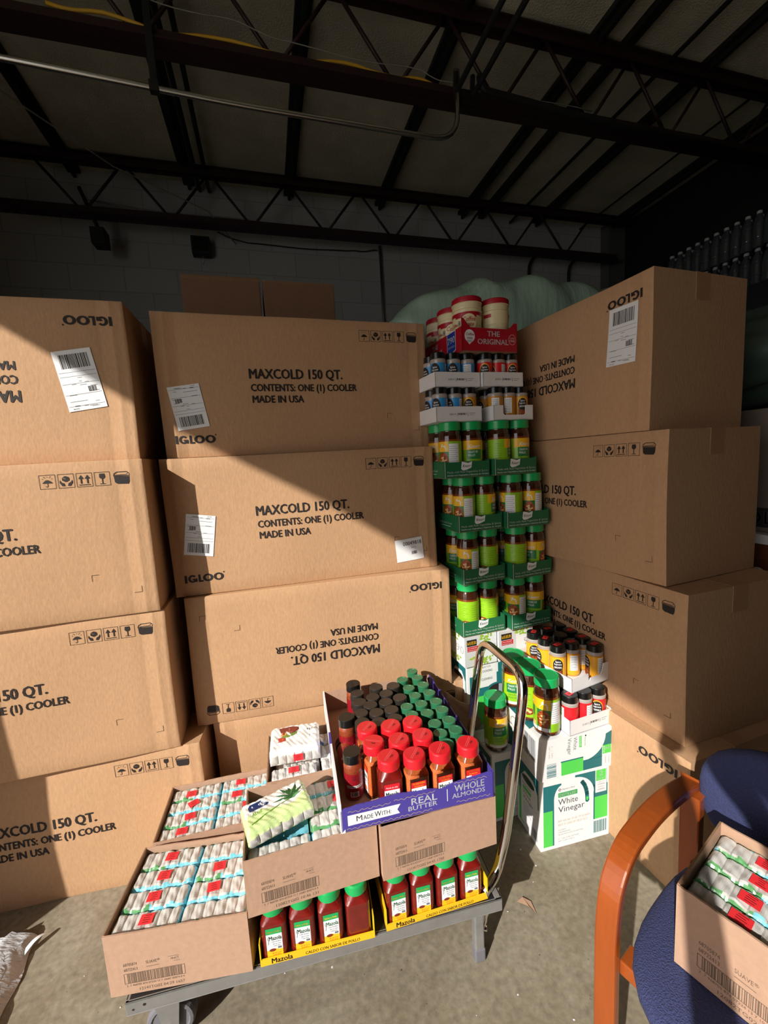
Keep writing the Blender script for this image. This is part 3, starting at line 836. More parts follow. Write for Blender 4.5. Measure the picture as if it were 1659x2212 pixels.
def vinegar_carton(x, y, z, rz, label, lying=False, alt=False):
    t = thing('vinegar_carton', label, 'carton', (x, y, z), rz, 'white vinegar cartons')
    mb = MB()
    if not lying:
        mb.box((0, 0, 0), (VW, VD, VH), WHITEC)
        (VA if alt else VF).emit(mb, front()); VS.emit(mb, leftf(VD))
        d = Design(); d.poly([(0.10, 0.05), (0.11, 0.06), (0.12, 0.05), (0.11, 0.04)], INK, 1.2); d.rect(0.13, 0.04, 0.17, 0.06, VGREEN, 1.2); d.rect(0.19, 0.02, 0.29, 0.028, TEAL, 1.2); d.rect(0.282, 0.02, 0.29, 0.10, TEAL, 1.2)
        d.emit(mb, topf(VH))
        d = Design(); d.poly([(0.0, 0.085), (VW, 0.083), (VW, 0.085), (0, 0.087)], GREYINK, 1.2); d.emit(mb, topf(VH))
    else:
        H_ = 0.165; D_ = 0.290; Wl = 0.310
        mb.box((0, 0, 0), (Wl, D_, H_), WHITEC)
        # the narrow panel, seen sideways
        d = Design()
        d.rect(0.082, 0.008, 0.178, 0.062, VGREEN, 1); d.rect(0.178, 0.008, 0.262, 0.05, TEAL, 1); d.rect(0.08, 0.062, 0.178, 0.067, TEAL, 1.2)
        n = 12
        d.poly([(0.178, 0.048)] + [(0.178 + 0.10 * math.sin(pi / 2 * i / n), 0.048 + 0.092 * (1 - math.cos(pi / 2 * i / n))) for i in range(1, n + 1)] + [(0.306, 0.150), (0.306, 0.048)], TEAL, 1)
        d.rect(0.262, 0.010, 0.308, 0.092, WHITEC, 1.8); d.rect(0.264, 0.058, 0.302, 0.094, VGREEN, 2.4)
        d.text('2', 0.277, 0.087, 0.019, WHITEC, 3, rot=-pi / 2, bold=0.02); d.text('BOTTLES', 0.267, 0.090, 0.006, WHITEC, 3, rot=-pi / 2, width=0.028)
        d.text('COOKING', 0.290, 0.050, 0.006, GREYINK, 2.4, rot=-pi / 2, width=0.034); d.text('CLEANING', 0.275, 0.050, 0.006, GREYINK, 2.4, rot=-pi / 2, width=0.034)
        d.text('White', 0.135, 0.155, 0.016, GREYINK, 2, rot=-pi / 2, width=0.052); d.text('Vinegar', 0.110, 0.155, 0.016, GREYINK, 2, rot=-pi / 2, width=0.068)
        d.rect(0.160, 0.108, 0.171, 0.155, VGREEN, 2); d.text('DISTILLED', 0.163, 0.152, 0.006, WHITEC, 2.6, rot=-pi / 2, width=0.04)
        d.text("Member's Mark", 0.184, 0.146, 0.004, INK, 2, rot=-pi / 2, width=0.036); d.poly([(0.184, 0.152), (0.188, 0.156), (0.192, 0.152), (0.188, 0.148)], INK, 2)
        for i in range(2): d.text(('2 - 1 GAL', 'NET 2 GAL')[i], 0.040 - i * 0.012, 0.14, 0.006, GOLD, 2, rot=-pi / 2, width=0.05)
        d.barcode(0.020, 0.012, 0.060, 0.070, TEAL, 2, seed=11, dens=20, horiz=True)
        d.emit(mb, front(0, 0, 0))
        d = Design(); d.rect(0.02, 0.10, D_ - 0.09, 0.105, GREYINK, 1.2); d.barcode(0.16, 0.05, 0.25, 0.14, GREYINK, 1.6, seed=2, dens=18); d.disc(0.10, 0.12, 0.03, 0.025, GREYINK, 1.4); d.disc(0.10, 0.12, 0.027, 0.022, WHITEC, 1.8)
        d.poly([(0.05, 0.0), (0.15, 0.0), (0.15, 0.05), (0.05, 0.09)], TEAL, 1.5); d.emit(mb, leftf(D_))
        d = Design(); d.poly([(0.0, 0.08), (0.055, 0.10), (0.055, 0.26), (0.0, 0.26)], TEAL, 1.2); d.emit(mb, topf(H_))
    mb.build('body', t, bevel=0.002)
    return t
vinegar_carton(0.891, 1.245, 0, -0.055, 'white vinegar carton standing on the floor at the front, jug and lettering facing out')
vinegar_carton(0.890, 1.232, 0.306, -0.039, 'vinegar carton lying on its side, sideways lettering, jars standing on it', lying=True)
vinegar_carton(0.788, 1.421, 0, 0.0, 'shaded vinegar carton on the floor behind the cart handle, one jar on its top')
for k in range(2):
    vinegar_carton(0.775, 1.600, 0.305 * k, 0.04, ('floor level vinegar carton under the jar stack, mostly hidden', 'vinegar carton with a dark handle hole directly under the canned pea packs')[k], alt=k == 1)

# ================================================================ jars
# --- bouillon jar
KR_ = 0.048; KH = 0.229
def knorr_label():
    C = 2 * pi * KR_
    d = Design(0.006)
    v0, v1 = 0.022, 0.150
    d.rect(-0.047, v0, 0.047, v1, LIME, 1)                 # front panel
    d.rect(-0.047, 0.112, 0.047, v1, YEL, 1.6)
    d.poly([(-0.030, 0.145), (-0.034, 0.112), (-0.028, 0.085), (0.034, 0.085), (0.034, 0.110), (0.036, 0.150), (0.010, 0.140)], K_GREEND, 2.4)
    d.text('Knorr', -0.024, 0.118, 0.016, WHITE, 3.2, width=0.050, bold=0.02, shear=0.25)
    d.rect(-0.030, 0.072, 0.034, 0.112, K_GREEND, 2.2)
    d.text('CALDO DE', -0.024, 0.098, 0.009, WHITE, 3.2, width=0.040, bold=0.02); d.text('POLLO', -0.024, 0.084, 0.009, WHITE, 3.2, width=0.028, bold=0.02)
    d.text('CHICKEN', -0.024, 0.060, 0.007, K_GREEND, 2.4, width=0.032); d.text('BOUILLON', -0.024, 0.048, 0.007, K_GREEND, 2.4, width=0.034)
    d.rect(-0.047, v0, 0.047, 0.034, WHITE, 1.6); d.rect(0.02, 0.034, 0.04, 0.05, SOUPL, 1.8)
    # picture panel: hen and soup bowl
    d.rect(0.047, v0, 0.098, v1, K_GREEND, 1); d.rect(0.047, 0.108, 0.098, v1, YEL, 1.6)
    d.poly([(0.058, 0.108), (0.058, 0.120), (0.064, 0.126), (0.066, 0.138), (0.071, 0.142), (0.074, 0.132), (0.082, 0.134), (0.088, 0.124), (0.088, 0.108)], WHITE, 2.4)
    d.disc(0.0725, 0.068, 0.0255, 0.038, SOUP, 2.2)
    r = random.Random(3)
    for i in range(16):
        a = r.uniform(0, 6.28); q = r.uniform(0, 0.8)
        d.disc(0.0725 + 0.021 * q * math.cos(a), 0.072 + 0.030 * q * math.sin(a), 0.0045, 0.0032, SOUPL, 2.6 + 0.03 * i, n=5)
    d.rect(0.050, v0, 0.095, 0.036, WHITE, 2.8); 
    # nutrition panel
    d.rect(0.098, v0, 0.146, v1, LIME, 1); d.rect(0.100, 0.055, 0.142, 0.140, WHITE, 1.8)
    for i in range(9): d.rect(0.102, 0.060 + i * 0.0085, 0.102 + (0.036 if i % 2 else 0.030), 0.0612 + i * 0.0085, NAVY if i % 3 == 0 else GREYINK, 2.4)
    # green text panel
    d.rect(0.146, v0, C - 0.047, v1, LIME, 1)
    for i in range(11): d.rect(0.160, 0.055 + i * 0.008, 0.160 + 0.02 + 0.02 * ((i * 7) % 3) / 2, 0.0565 + i * 0.008, LIMED, 2.0)
    for i in range(9): d.rect(0.214, 0.050 + i * 0.010, 0.244, 0.0515 + i * 0.010, LIMED, 2.0)
    d.disc(0.190, 0.048, 0.022, 0.016, SOUP, 2.0); d.disc(0.186, 0.052, 0.008, 0.006, SOUPL, 2.4); d.disc(0.197, 0.046, 0.007, 0.005, SOUPL, 2.4)
    d.rect(0.228, 0.024, 0.246, 0.046, WHITE, 2.0)
    return d
KL_D = knorr_label()
def make_knorr():
    t = thing('bouillon_jar', 'x', 'jar', group='green lidded bouillon jars')
    mb = MB()
    mb.lathe([(0, 0), (0.040, 0), (0.0465, 0.006), (KR_ - 0.0005, 0.016), (KR_ - 0.0005, 0.158), (0.0465, 0.172), (0.0435, 0.184), (0.041, 0.190), (0.041, 0.196)], AMBER, 28,
             mats=[AMBERD, AMBERD, AMBERD, AMBER, AMBERD, AMBERD, AMBERD, AMBERD])
    mb.build('glass_body', t)
    mb = MB(); KL_D.emit(mb, cyl(KR_), 0.0003); mb.build('wrap_label', t)
    mb = MB()
    n = 48
    mb.lathe([(0.0, KH - 0.0015), (0.039, KH - 0.0015), (0.0400, KH), (0.0430, KH), (0.0452, KH - 0.003)], KNORRCAP, 32)
    mb.lathe([(0.0452, KH - 0.003), (0.0458, KH - 0.034), (0.0430, KH - 0.036)], KNORRCAP, 32)
    mb.build('lid', t)
    return t
K0 = make_knorr(); kused = [False]
def knorr(x, y, z, u, label, lean=0):
    th = -math.atan2(x, y) - u / KR_
    if not kused[0]:
        kused[0] = True; o = K0; o['label'] = label; o.location = (x, y, z); o.rotation_euler = (0, 0, th)
    else: o = dup(K0, (x, y, z), th, label)
    return o
# --- spice jar
SR_ = 0.0325; SH = 0.139
def spice_label(base, word, alt):
    d = Design(0.006)
    v0, v1 = 0.010, 0.096
    C = 2 * pi * SR_
    d.rect(-C / 2, v0, C / 2, v1, base, 1)
    d.disc(0, 0.066, 0.021, 0.030, alt, 1.6); d.rect(-0.018, v0, 0.018, 0.062, INK, 1.7); d.disc(0, 0.064, 0.0195, 0.027, INK, 2.1)
    d.text('Spice', 0, 0.076, 0.0075, WHITE, 3.0, align='c', width=0.020, bold=0.03); d.text('Supreme', 0, 0.0655, 0.0075, WHITE, 3.0, align='c', width=0.028, bold=0.03)
    d.text(word, 0, 0.052, 0.0075, WHITE, 3.0, align='c', width=0.028, bold=0.03)
    d.rect(-0.016, v0, 0.016, 0.042, SOUP if base != BLUE else NAVY, 2.4)
    d.rect(0.048, 0.028, 0.080, 0.092, WHITE, 1.8)
    for i in range(8): d.rect(0.050, 0.033 + i * 0.0072, 0.074, 0.0345 + i * 0.0072, GREYINK, 2.4)
    return d
def make_spice(label_d, content, kind):
    t = thing('spice_jar', 'x', 'jar', group='spice jars with black caps')
    mb = MB(); mb.lathe([(0, 0), (0.028, 0), (0.0318, 0.004), (0.0322, 0.100), (0.0322, 0.104), (0.0330, 0.108), (0.0322, 0.112), (0.030, 0.114)], content, 22,
                        mats=[content, content, content, CLEARC, CLEARC, CLEARC, CLEARC]); mb.build('body', t)
    mb = MB(); label_d.emit(mb, cyl(SR_), 0.0003); mb.build('wrap_label', t)
    mb = MB(); mb.lathe([(0, SH), (0.0285, SH), (0.0300, SH - 0.002), (0.0305, SH - 0.026), (0.029, SH - 0.027)], BLACKP, 22)
    mb.lathe([(0.026, SH + 0.0003), (0.0245, SH - 0.001)], BLACKP, 22); mb.build('cap', t)
    return t
SPICES = {
    'blue': (spice_label(BLUE, 'GARLIC', INK), CLEARC), 'red': (spice_label(SRED, 'PAPRIKA', SYEL), SRED),
    'yellow': (spice_label(SYEL, 'SEASONING', YEL), MUSTARD), 'black': (spice_label(INK, 'PEPPER', GREYINK), INK), 'tan': (spice_label(MUSTARD, 'CUMIN', YEL), MUSTARD)}
SP = {}
def spice(kind, x, y, z, u, label, sticker=None):
    th = -math.atan2(x, y) - u / SR_
    if kind not in SP:
        d, c = SPICES[kind]; o = make_spice(d, c, kind); SP[kind] = o
        o.location = (x, y, z); o.rotation_euler = (0, 0, th); o['label'] = label
    else:
        o = dup(SP[kind], (x, y, z), th, label)
        for c in list(o.children):
            if c.name.split('.')[0] == 'price_sticker': bpy.data.objects.remove(c)
    if sticker is not None:
        mb = MB(); d = Design(); d.rect(-0.0165, -0.010, 0.0165, 0.010, RED_ST, 1); d.rect(-0.009, -0.003, 0.009, -0.001, INK, 1.6); d.rect(-0.006, 0.002, 0.007, 0.004, INK, 1.6)
        d.emit(mb, topf(SH + 0.0004)); s = mb.build('price_sticker', child(o, 'cap')); s.rotation_euler = (0, 0, sticker - th)
    return o

def tray(name, label, cat, x, y, z, rz, Wd, Dd, Hd, outer, inner, group=None, fr=None, le=None, cut=None, front_h=None, th=0.003, ends=None):
    t = thing(name, label, cat, (x, y, z), rz, group)
    mb = MB()
    fh = front_h or Hd
    mb.box((0, 0, 0), (Wd, Dd, th), inner)
    mb.box((0, Dd - th, 0), (Wd, Dd, Hd), inner)
    mb.box((0, 0, 0), (th, Dd, Hd), outer); mb.box((Wd - th, 0, 0), (Wd, Dd, Hd), outer)
    mb.build('tray_walls', t)
    mb = MB()
    if cut:
        mb.prism([(0, 0), (Wd, 0), (Wd, Hd)] + [(a * Wd, b * Hd) for a, b in cut] + [(0, Hd)], 0, th, outer)
    else:
        mb.prism([(0, 0), (Wd, 0), (Wd, fh), (0, fh)], 0, th, outer)
    if fr: fr.emit(mb, front())
    mb.build('front_panel', t)
    if le:
        mb = MB(); le.emit(mb, leftf(Dd)); mb.build('side_print', t)
    return t

# --- bouillon trays
def ktray_front():
    d = Design()
    d.poly([(0.080, 0.068), (0.076, 0.038), (0.084, 0.030), (0.100, 0.032), (0.124, 0.040), (0.128, 0.066), (0.110, 0.060)], WHITE, 1)
    d.text('Knorr', 0.083, 0.043, 0.012, K_GREEN, 1.8, width=0.038, bold=0.02, shear=0.25)
    d.text('Made with Real Vegetables & Spices', 0.012, 0.021, 0.0085, WHITE, 1, width=0.192, bold=0.006)
    d.text('Hecho con Vegetables y Especias de Verdad', 0.012, 0.009, 0.0062, WHITE, 1, width=0.192)
    d.rect(0.001, 0.001, 0.003, 0.070, WHITE, 1)
    return d
def ktray_side():
    d = Design(); d.text('Our Best Ever So Good', 0.13, 0.028, 0.010, WHITE, 1, width=0.12, bold=0.006); d.rect(0.15, 0.018, 0.24, 0.0195, WHITE, 1); return d
KTF, KTS = ktray_front(), ktray_side()
ktr = {
    'L1': (0.696, 1.582, 3, 0.050, (0.105, -0.012)), 'R1': (0.923, 1.576, 3, 0.055, (-0.072, -0.030)),
    'L2': (0.753, 1.586, 2, 0.044, (0.100, -0.062)), 'R2': (0.975, 1.573, 2, 0.015, (0.125, 0.080)),
    'L3': (0.768, 1.590, 1, 0.070, (0.083, -0.095)), 'R3': (1.000, 1.575, 1, 0.080, (0.200, 0.022)),
    'L4': (0.756, 1.586, 0, 0.040, (0.200, -0.090)), 'R4': (0.990, 1.576, 0, 0.050, (0.080, 0.0))}
ROWN = {3: 'top', 2: 'second', 1: 'third', 0: 'bottom'}
for k, (x, y, lv, r, us) in ktr.items():
    z = 0.753 + 0.232 * lv
    side = 'left' if k[0] == 'L' else 'right'
    tn = ROWN[lv] + (' level' if lv == 3 else ' level') + ' green tray on the ' + side
    tray('bouillon_tray', 'green printed cardboard tray of bouillon jars, %s tier, %s one of its pair' % (ROWN[lv], side), 'tray', x, y, z, r, 0.213, 0.315, 0.071, K_GREEN, KRAFT2, 'green bouillon trays', KTF, KTS, cut=[(0.97, 1), (0.94, 0.93), (0.06, 0.93), (0.03, 1)])
    for i in range(2):
        for j in range(2):
            lx, ly = 0.0565 + 0.100 * i, 0.054 + 0.102 * j
            wx = x + lx * math.cos(r) - ly * math.sin(r); wy = y + lx * math.sin(r) + ly * math.cos(r)
            u = us[i] if j == 0 else (0.10 if lv >= 2 else 0.01)
            knorr(wx, wy, z + 0.003, u, 'bouillon jar in the %s tier %s green tray, %s jar of the %s row' % (ROWN[lv], side, ('left', 'right')[i], ('front', 'second')[j]))
# --- loose bouillon jars
for (x, y, z, u, lab) in ((0.950, 1.284, 0.4725, 0.083, 'loose bouillon jar nearest the camera on the lying vinegar carton, soup picture showing'),
                          (0.943, 1.383, 0.4725, 0.195, 'middle one of three loose bouillon jars on the lying vinegar carton'),
                          (0.935, 1.482, 0.4725, 0.0, 'rearmost of three loose bouillon jars on the lying vinegar carton'),
                          (0.838, 1.472, 0.306, -0.02, 'loose bouillon jar alone on the shaded vinegar carton, seen through the cart handle')):
    knorr(x, y, z, u, lab)

# --- spice trays
def strip_print(word):
    d = Design(); d.text(word, 0.060, 0.027, 0.007, INK, 1, width=0.028); d.text('(', 0.094, 0.025, 0.012, INK, 1); d.barcode(0.100, 0.027, 0.138, 0.035, INK, 1, seed=5, dens=12); d.text(')', 0.142, 0.025, 0.012, INK, 1)
    d.rect(0.152, 0.033, 0.180, 0.0345, GREYINK, 1); d.rect(0.152, 0.026, 0.172, 0.0275, GREYINK, 1); return d
NOTCH = [(0.96, 1), (0.80, 1), (0.80, 0.45), (0.77, 0.35), (0.27, 0.35), (0.24, 0.45), (0.24, 1)]
st = [('SL2', 0.677, 1.600, 1.681, 0.050, 0.211, None, 'lower left white spice tray above the green trays', ['blue', 'blue', 'tan'], (0.018, 0.025, 0.0)),
      ('SR2', 0.935, 1.595, 1.681, 0.066, 0.200, NOTCH, 'lower right white spice tray with a notched front', ['tan', 'tan', 'yellow'], (0.062, 0.062, -0.012)),
      ('SL1', 0.682, 1.612, 1.823, 0.060, 0.210, None, 'upper left white spice tray under the red tray', ['blue', 'blue', 'blue'], (0.015, 0.0, 0.062)),
      ('SR1', 0.898, 1.612, 1.823, 0.060, 0.200, None, 'upper right white spice tray under the red tray', ['red', 'red', 'red'], (0.0, 0.030, -0.012))]
for n, x, y, z, r, w, cut, lab, kinds, us in st:
    short = lab.split(' tray')[0]
    tray('spice_tray', lab, 'tray', x, y, z, r, w, 0.28, 0.060 if n[-1] == '1' else 0.062, WHITEC, WHITEC, 'white spice trays', strip_print('55019') if not cut else None, None, cut=cut)
    for i in range(3):
        for j in range(2):
            p = (w - 0.008) / 3
            lx, ly = 0.004 + p * (i + 0.5), 0.042 + 0.070 * j
            wx = x + lx * math.cos(r) - ly * math.sin(r); wy = y + lx * math.sin(r) + ly * math.cos(r)
            spice(kinds[i] if j == 0 else kinds[0], wx, wy, z + 0.003, us[i] if j == 0 else 0.03, '%s labelled spice jar, %s from left, %s row, %s tray' % ((kinds[i] if j == 0 else kinds[0]), ORD[i], ('front', 'second')[j], short))
# --- creamer tray and canisters
cm = Design()
cm.text('THE', 0.150, 0.062, 0.021, WHITE, 1, align='c', width=0.060, bold=0.03); cm.text('ORIGINAL', 0.148, 0.030, 0.021, WHITE, 1, align='c', width=0.150, bold=0.03)
cm.disc(0.036, 0.060, 0.024, 0.026, WHITE, 1); cm.poly([(0.018, 0.045), (0.054, 0.045), (0.034, 0.026)], WHITE, 1); cm.text('Coffee', 0.036, 0.062, 0.011, CM_RED, 1.8, align='c', width=0.038, bold=0.02, shear=.2); cm.text('mate', 0.036, 0.048, 0.010, CM_RED, 1.8, align='c', width=0.026, bold=0.02, shear=.2)
cm.disc(0.242, 0.052, 0.018, 0.021, WHITE, 1); cm.disc(0.242, 0.052, 0.0168, 0.0198, CM_RED, 1.6); cm.text('GLUTEN', 0.242, 0.055, 0.005, WHITE, 2.2, align='c', width=0.022); cm.text('FREE', 0.242, 0.043, 0.008, WHITE, 2.2, align='c', width=0.024, bold=.02)
cs = Design(); D_ = 0.36
cs.text('THE', 0.115, 0.062, 0.021, WHITE, 1, align='c', width=0.060, bold=0.03); cs.text('ORIGINAL', 0.110, 0.030, 0.021, WHITE, 1, align='c', width=0.160, bold=0.03)
cs.poly([(0.232, 0.018), (0.27, 0.006), (0.308, 0.018), (0.308, 0.098), (0.232, 0.098)], WHITE, 1); cs.poly([(0.235, 0.021), (0.27, 0.010), (0.305, 0.021), (0.305, 0.095), (0.235, 0.095)], CM_BLUE, 1.6)
cs.text('790', 0.270, 0.052, 0.026, WHITE, 2.2, align='c', width=0.060, bold=0.03); cs.text('SERVINGS', 0.270, 0.032, 0.009, WHITE, 2.2, align='c', width=0.056, bold=0.01)
tray('creamer_tray', 'red cardboard creamer tray on top of the tall jar stack', 'tray', 0.807, 1.611, 1.966, 0.064, 0.268, D_, 0.098, CM_RED, KRAFT2, None, cm, cs,
     cut=[(1.0, 1.22), (0.94, 1.22), (0.88, 1.05), (0.80, 0.96), (0.15, 0.96), (0.10, 1.10), (0.04, 1.30), (0.0, 1.34)])
def creamer_label():
    d = Design(0.008)
    R = 0.062
    d.rect(-0.11, 0.146, 0.075, 0.160, CM_RED, 1)
    d.rect(-0.060, 0.138, 0.034, 0.148, CM_RED, 1.2)
    d.disc(0.0, 0.118, 0.034, 0.034, CM_CREAM, 1.8); d.text('Coffee', 0.0, 0.122, 0.018, CM_RED, 2.6, align='c', width=0.055, bold=0.02, shear=.2); d.text('mate', 0.0, 0.102, 0.016, CM_RED, 2.6, align='c', width=0.040, bold=0.02, shear=.2)
    d.disc(0.0, 0.070, 0.028, 0.020, mat('cup print', '#c9a55e', 0.4), 2.0); d.disc(0.0, 0.074, 0.022, 0.012, CM_CREAM, 2.6); d.rect(-0.035, 0.012, 0.035, 0.045, CM_RED, 1.8)
    d.text('Coffee', -0.068, 0.108, 0.012, CM_RED, 2.6, align='c', width=0.036, bold=0.02, shear=.2); d.text('mate', -0.068, 0.092, 0.011, CM_RED, 2.6, align='c', width=0.028, bold=0.02)
    d.barcode(-0.046, 0.105, -0.034, 0.130, GREYINK, 2.4, seed=2, dens=12, horiz=True)
    d.rect(0.160, 0.146, 0.194, 0.160, CM_RED, 1.6)
    return d
CMD = creamer_label()
def make_creamer():
    t = thing('creamer_canister', 'x', 'canister', group='cream and red creamer canisters')
    mb = MB()
    prof = [(0, 0), (0.058, 0), (0.062, 0.004), (0.062, 0.018)]
    for i in range(13): prof.append((0.0605 - 0.0015 * (i % 2), 0.022 + i * 0.009))
    prof += [(0.062, 0.146), (0.0625, 0.172), (0.060, 0.176), (0.061, 0.180), (0.061, 0.198)]
    mb.lathe(prof, CM_CREAM, 36); mb.build('body', t)
    mb = MB(); CMD.emit(mb, cyl(0.0625), 0.0004); mb.build('printed_label', t)
    mb = MB(); mb.lathe([(0, 0.224), (0.058, 0.224), (0.0625, 0.221), (0.064, 0.208), (0.064, 0.200), (0.0615, 0.198)], CM_RED, 36, mats=[CM_RED, CM_RED, CM_RED, CM_RED, CM_CREAM]); mb.build('lid', t)
    return t
c0 = make_creamer(); c0['label'] = 'tallest looking creamer canister at the front of the red tray, logo facing out'
c0.location = (0.872, 1.690, 1.969); c0.rotation_euler = (0, 0, -0.35)
for x, y, rz, lab in ((1.005, 1.695, 2.45, 'creamer canister at the front right of the red tray, ribbed side showing'), (0.860, 1.820, -0.35, 'creamer canister second from the front on the left of the red tray'),
                      (0.855, 1.945, -0.1, 'creamer canister at the back left of the red tray, mostly hidden by a carton')):
    dup(c0, (x, y, 1.969), rz, lab)

# --- canned pea packs
def pea_print(full=True):
    d = Design(); W_ = 0.150
    d.rect(0.0, 0.0, 0.075, 0.138, SILV, 1); d.rect(0.010, 0.094, 0.056, 0.124, INK, 1.6); d.text("leSUEUR", 0.013, 0.102, 0.014, YEL, 2.2, width=0.040, bold=0.03)
    d.rect(0.012, 0.070, 0.062, 0.092, mat('pea red band', '#c2202c', 0.4), 1.6); d.text('very young small', 0.015, 0.083, 0.005, WHITE, 2.2, width=0.040); d.text('sweet peas', 0.015, 0.073, 0.007, WHITE, 2.2, width=0.042, bold=.02)
    pod = mat('pea pod print', '#a7b92c', 0.4)
    d.poly([(0.016, 0.034), (0.030, 0.030), (0.048, 0.036), (0.062, 0.050), (0.052, 0.046), (0.034, 0.042)], pod, 1.8)
    for i in range(4): d.disc(0.026 + i * 0.0085, 0.0355 + i * 0.0024, 0.004, 0.004, PEAG, 2.2, n=6)
    d.rect(0.075, 0.0, 0.150, 0.138, mat('pea pack grey', '#dfe2e4', 0.45), 1)
    r = random.Random(12)
    for (cx, cy) in ((0.095, 0.125), (0.100, 0.020)):
        for i in range(26): d.disc(cx + r.uniform(-.022, .030), cy + r.uniform(-.016, .012), 0.0045, 0.0045, PEAG, 1.6 + 0.02 * i, n=6)
    d.text('90', 0.110, 0.055, 0.035, WHITE, 1.5, width=0.036, bold=.03)
    return d
PEA = pea_print()
def pea_pack(x, y, z, rz, w, label):
    t = thing('pea_can_pack', label, 'carton', (x, y, z), rz, 'printed packs of canned peas')
    mb = MB(); mb.box((0, 0, 0), (w, 0.30, 0.140), WHITEC)
    PEA.emit(mb, lambda u, v, q: (u * w / 0.150, -q, v + 0.001))
    PEA.emit(mb, lambda u, v, q: (-q, 0.30 - u * 2.0, v + 0.001))
    mb.build('body', t, bevel=0.003)
    return t
pea_pack(0.762, 1.588, 0.611, 0.04, 0.160, 'canned pea pack under the bottom left green tray')
pea_pack(0.930, 1.588, 0.611, 0.04, 0.180, 'canned pea pack behind the loose jars, under the bottom right green tray')

# --- two spice trays on the lying vinegar carton
tray('spice_tray', 'white tray of red spice jars resting on the lying vinegar carton', 'tray', 1.005, 1.221, 0.4725, 0.069, 0.205, 0.285, 0.060, WHITEC, WHITEC, 'white spice trays', strip_print('51013'))
for i in range(3):
    for j in range(3):
        lx, ly = 0.035 + 0.0675 * i, 0.040 + 0.075 * j
        wx = 1.005 + lx * math.cos(.069) - ly * math.sin(.069); wy = 1.221 + lx * math.sin(.069) + ly * math.cos(.069)
        spice('red', wx, wy, 0.4755, ((0.10, 0.035, -0.002)[i] if j == 0 else 0.0), 'red spice jar, %s from the left in the %s row of the lower white tray' % (ORD[i], ('front', 'second', 'third')[j]), 0.3 if (i == 0 and j == 0) else None)
tray('spice_tray', 'white tray of yellow spice jars stacked over the red ones, cut out front', 'tray', 1.045, 1.259, 0.6145, 0.170, 0.215, 0.30, 0.056, WHITEC, WHITEC, 'white spice trays', None, None,
     cut=[(1, 1.35), (0.82, 1.35), (0.79, 0.85), (0.75, 0.62), (0.48, 0.62), (0.46, 0.45), (0.43, 0.45), (0.42, 1)])
yj = [(1.212, 1.330, 0.035, 0.25, 'yellow spice jar standing alone at the front right of the upper tray'), (1.143, 1.381, 0.052, 0.1, 'yellow spice jar in the middle column, second from the front'),
      (1.074, 1.378, -0.002, 0.15, 'yellow spice jar at the front of the left column, oval label facing out'), (1.070, 1.450, 0.035, 0.75, 'yellow spice jar second from the front in the left column, tilted red sticker'),
      (1.064, 1.521, 0.0, 0.75, 'yellow spice jar third from the front in the left column, beside the pea pack'), (1.150, 1.457, 0.03, None, 'yellow spice jar without a sticker in the middle of the upper tray'),
      (1.218, 1.405, 0.06, 0.05, 'yellow spice jar second from the front in the right column'), (1.217, 1.478, 0.03, 0.6, 'yellow spice jar third from the front in the right column'),
      (1.140, 1.528, 0.03, 0.05, 'yellow spice jar third in the middle column, sticker on its cap'), (1.222, 1.552, 0.03, None, 'rearmost dark capped jar without a sticker beside the right cartons')]
for x, y, u, s, lab in yj:
    spice('yellow', x, y, 0.6175, u, lab, s)

# ================================================================ platform cart
CR = -0.069
cx0, cy0, cz = -0.468, 1.063, 0.200     # near left corner of the deck
cart = thing('platform_cart', 'grey steel platform cart with a chrome handle, loaded with open cartons', 'cart', (cx0, cy0, 0), CR)
CL, CWd = 1.043, 0.50
mb = MB()
mb.box((0, 0, cz - 0.036), (CL, 0.006, cz + 0.001), STEELG); mb.box((0, CWd - 0.006, cz - 0.036), (CL, CWd, cz + 0.001), STEELG)
mb.box((0, 0.006, cz - 0.036), (0.006, CWd - 0.006, cz + 0.001), STEELG); mb.box((CL - 0.006, 0.006, cz - 0.036), (CL, CWd - 0.006, cz + 0.001), STEELG)
mb.box((0, 0, cz - 0.004), (CL, 0.008, cz + 0.001), STEELG); mb.box((0, 0, cz - 0.004), (0.010, CWd, cz + 0.001), STEELG); mb.box((CL - 0.022, 0, cz - 0.004), (CL, CWd, cz + 0.001), STEELG)
mb.box((0.0, 0, cz - 0.040), (CL, 0.018, cz - 0.036), STEELG)
d = Design(); d.disc(0.045, cz - 0.015, 0.004, 0.004, INK, 1, n=8); d.disc(0.018, cz - 0.022, 0.003, 0.003, INK, 1, n=8); d.emit(mb, front())
mb.build('deck_frame', cart, bevel=0.003)
mb = MB(); mb.box((0.008, 0.008, cz - 0.012), (CL - 0.02, CWd - 0.006, cz + 0.0004), DARKDECK); mb.build('deck_panel', cart)
mb = MB()
hp = smooth_path([(CL - 0.05, 0.02, cz + 0.012), (CL + 0.01, 0.055, cz + 0.03), (CL + 0.045, 0.06, cz + 0.14), (CL + 0.125, 0.065, 0.862), (CL + 0.110, 0.345, 0.865), (CL + 0.03, 0.345, cz + 0.14), (CL + 0.0, 0.345, cz + 0.03), (CL - 0.05, 0.345, cz + 0.012)], 0.075, 8)
mb.tube(hp, 0.0150, CHROME, 16); mb.build('handle', cart)
mb = MB(); mb.tube([hp[14], hp[15]], 0.0165, CHROME, 16); 
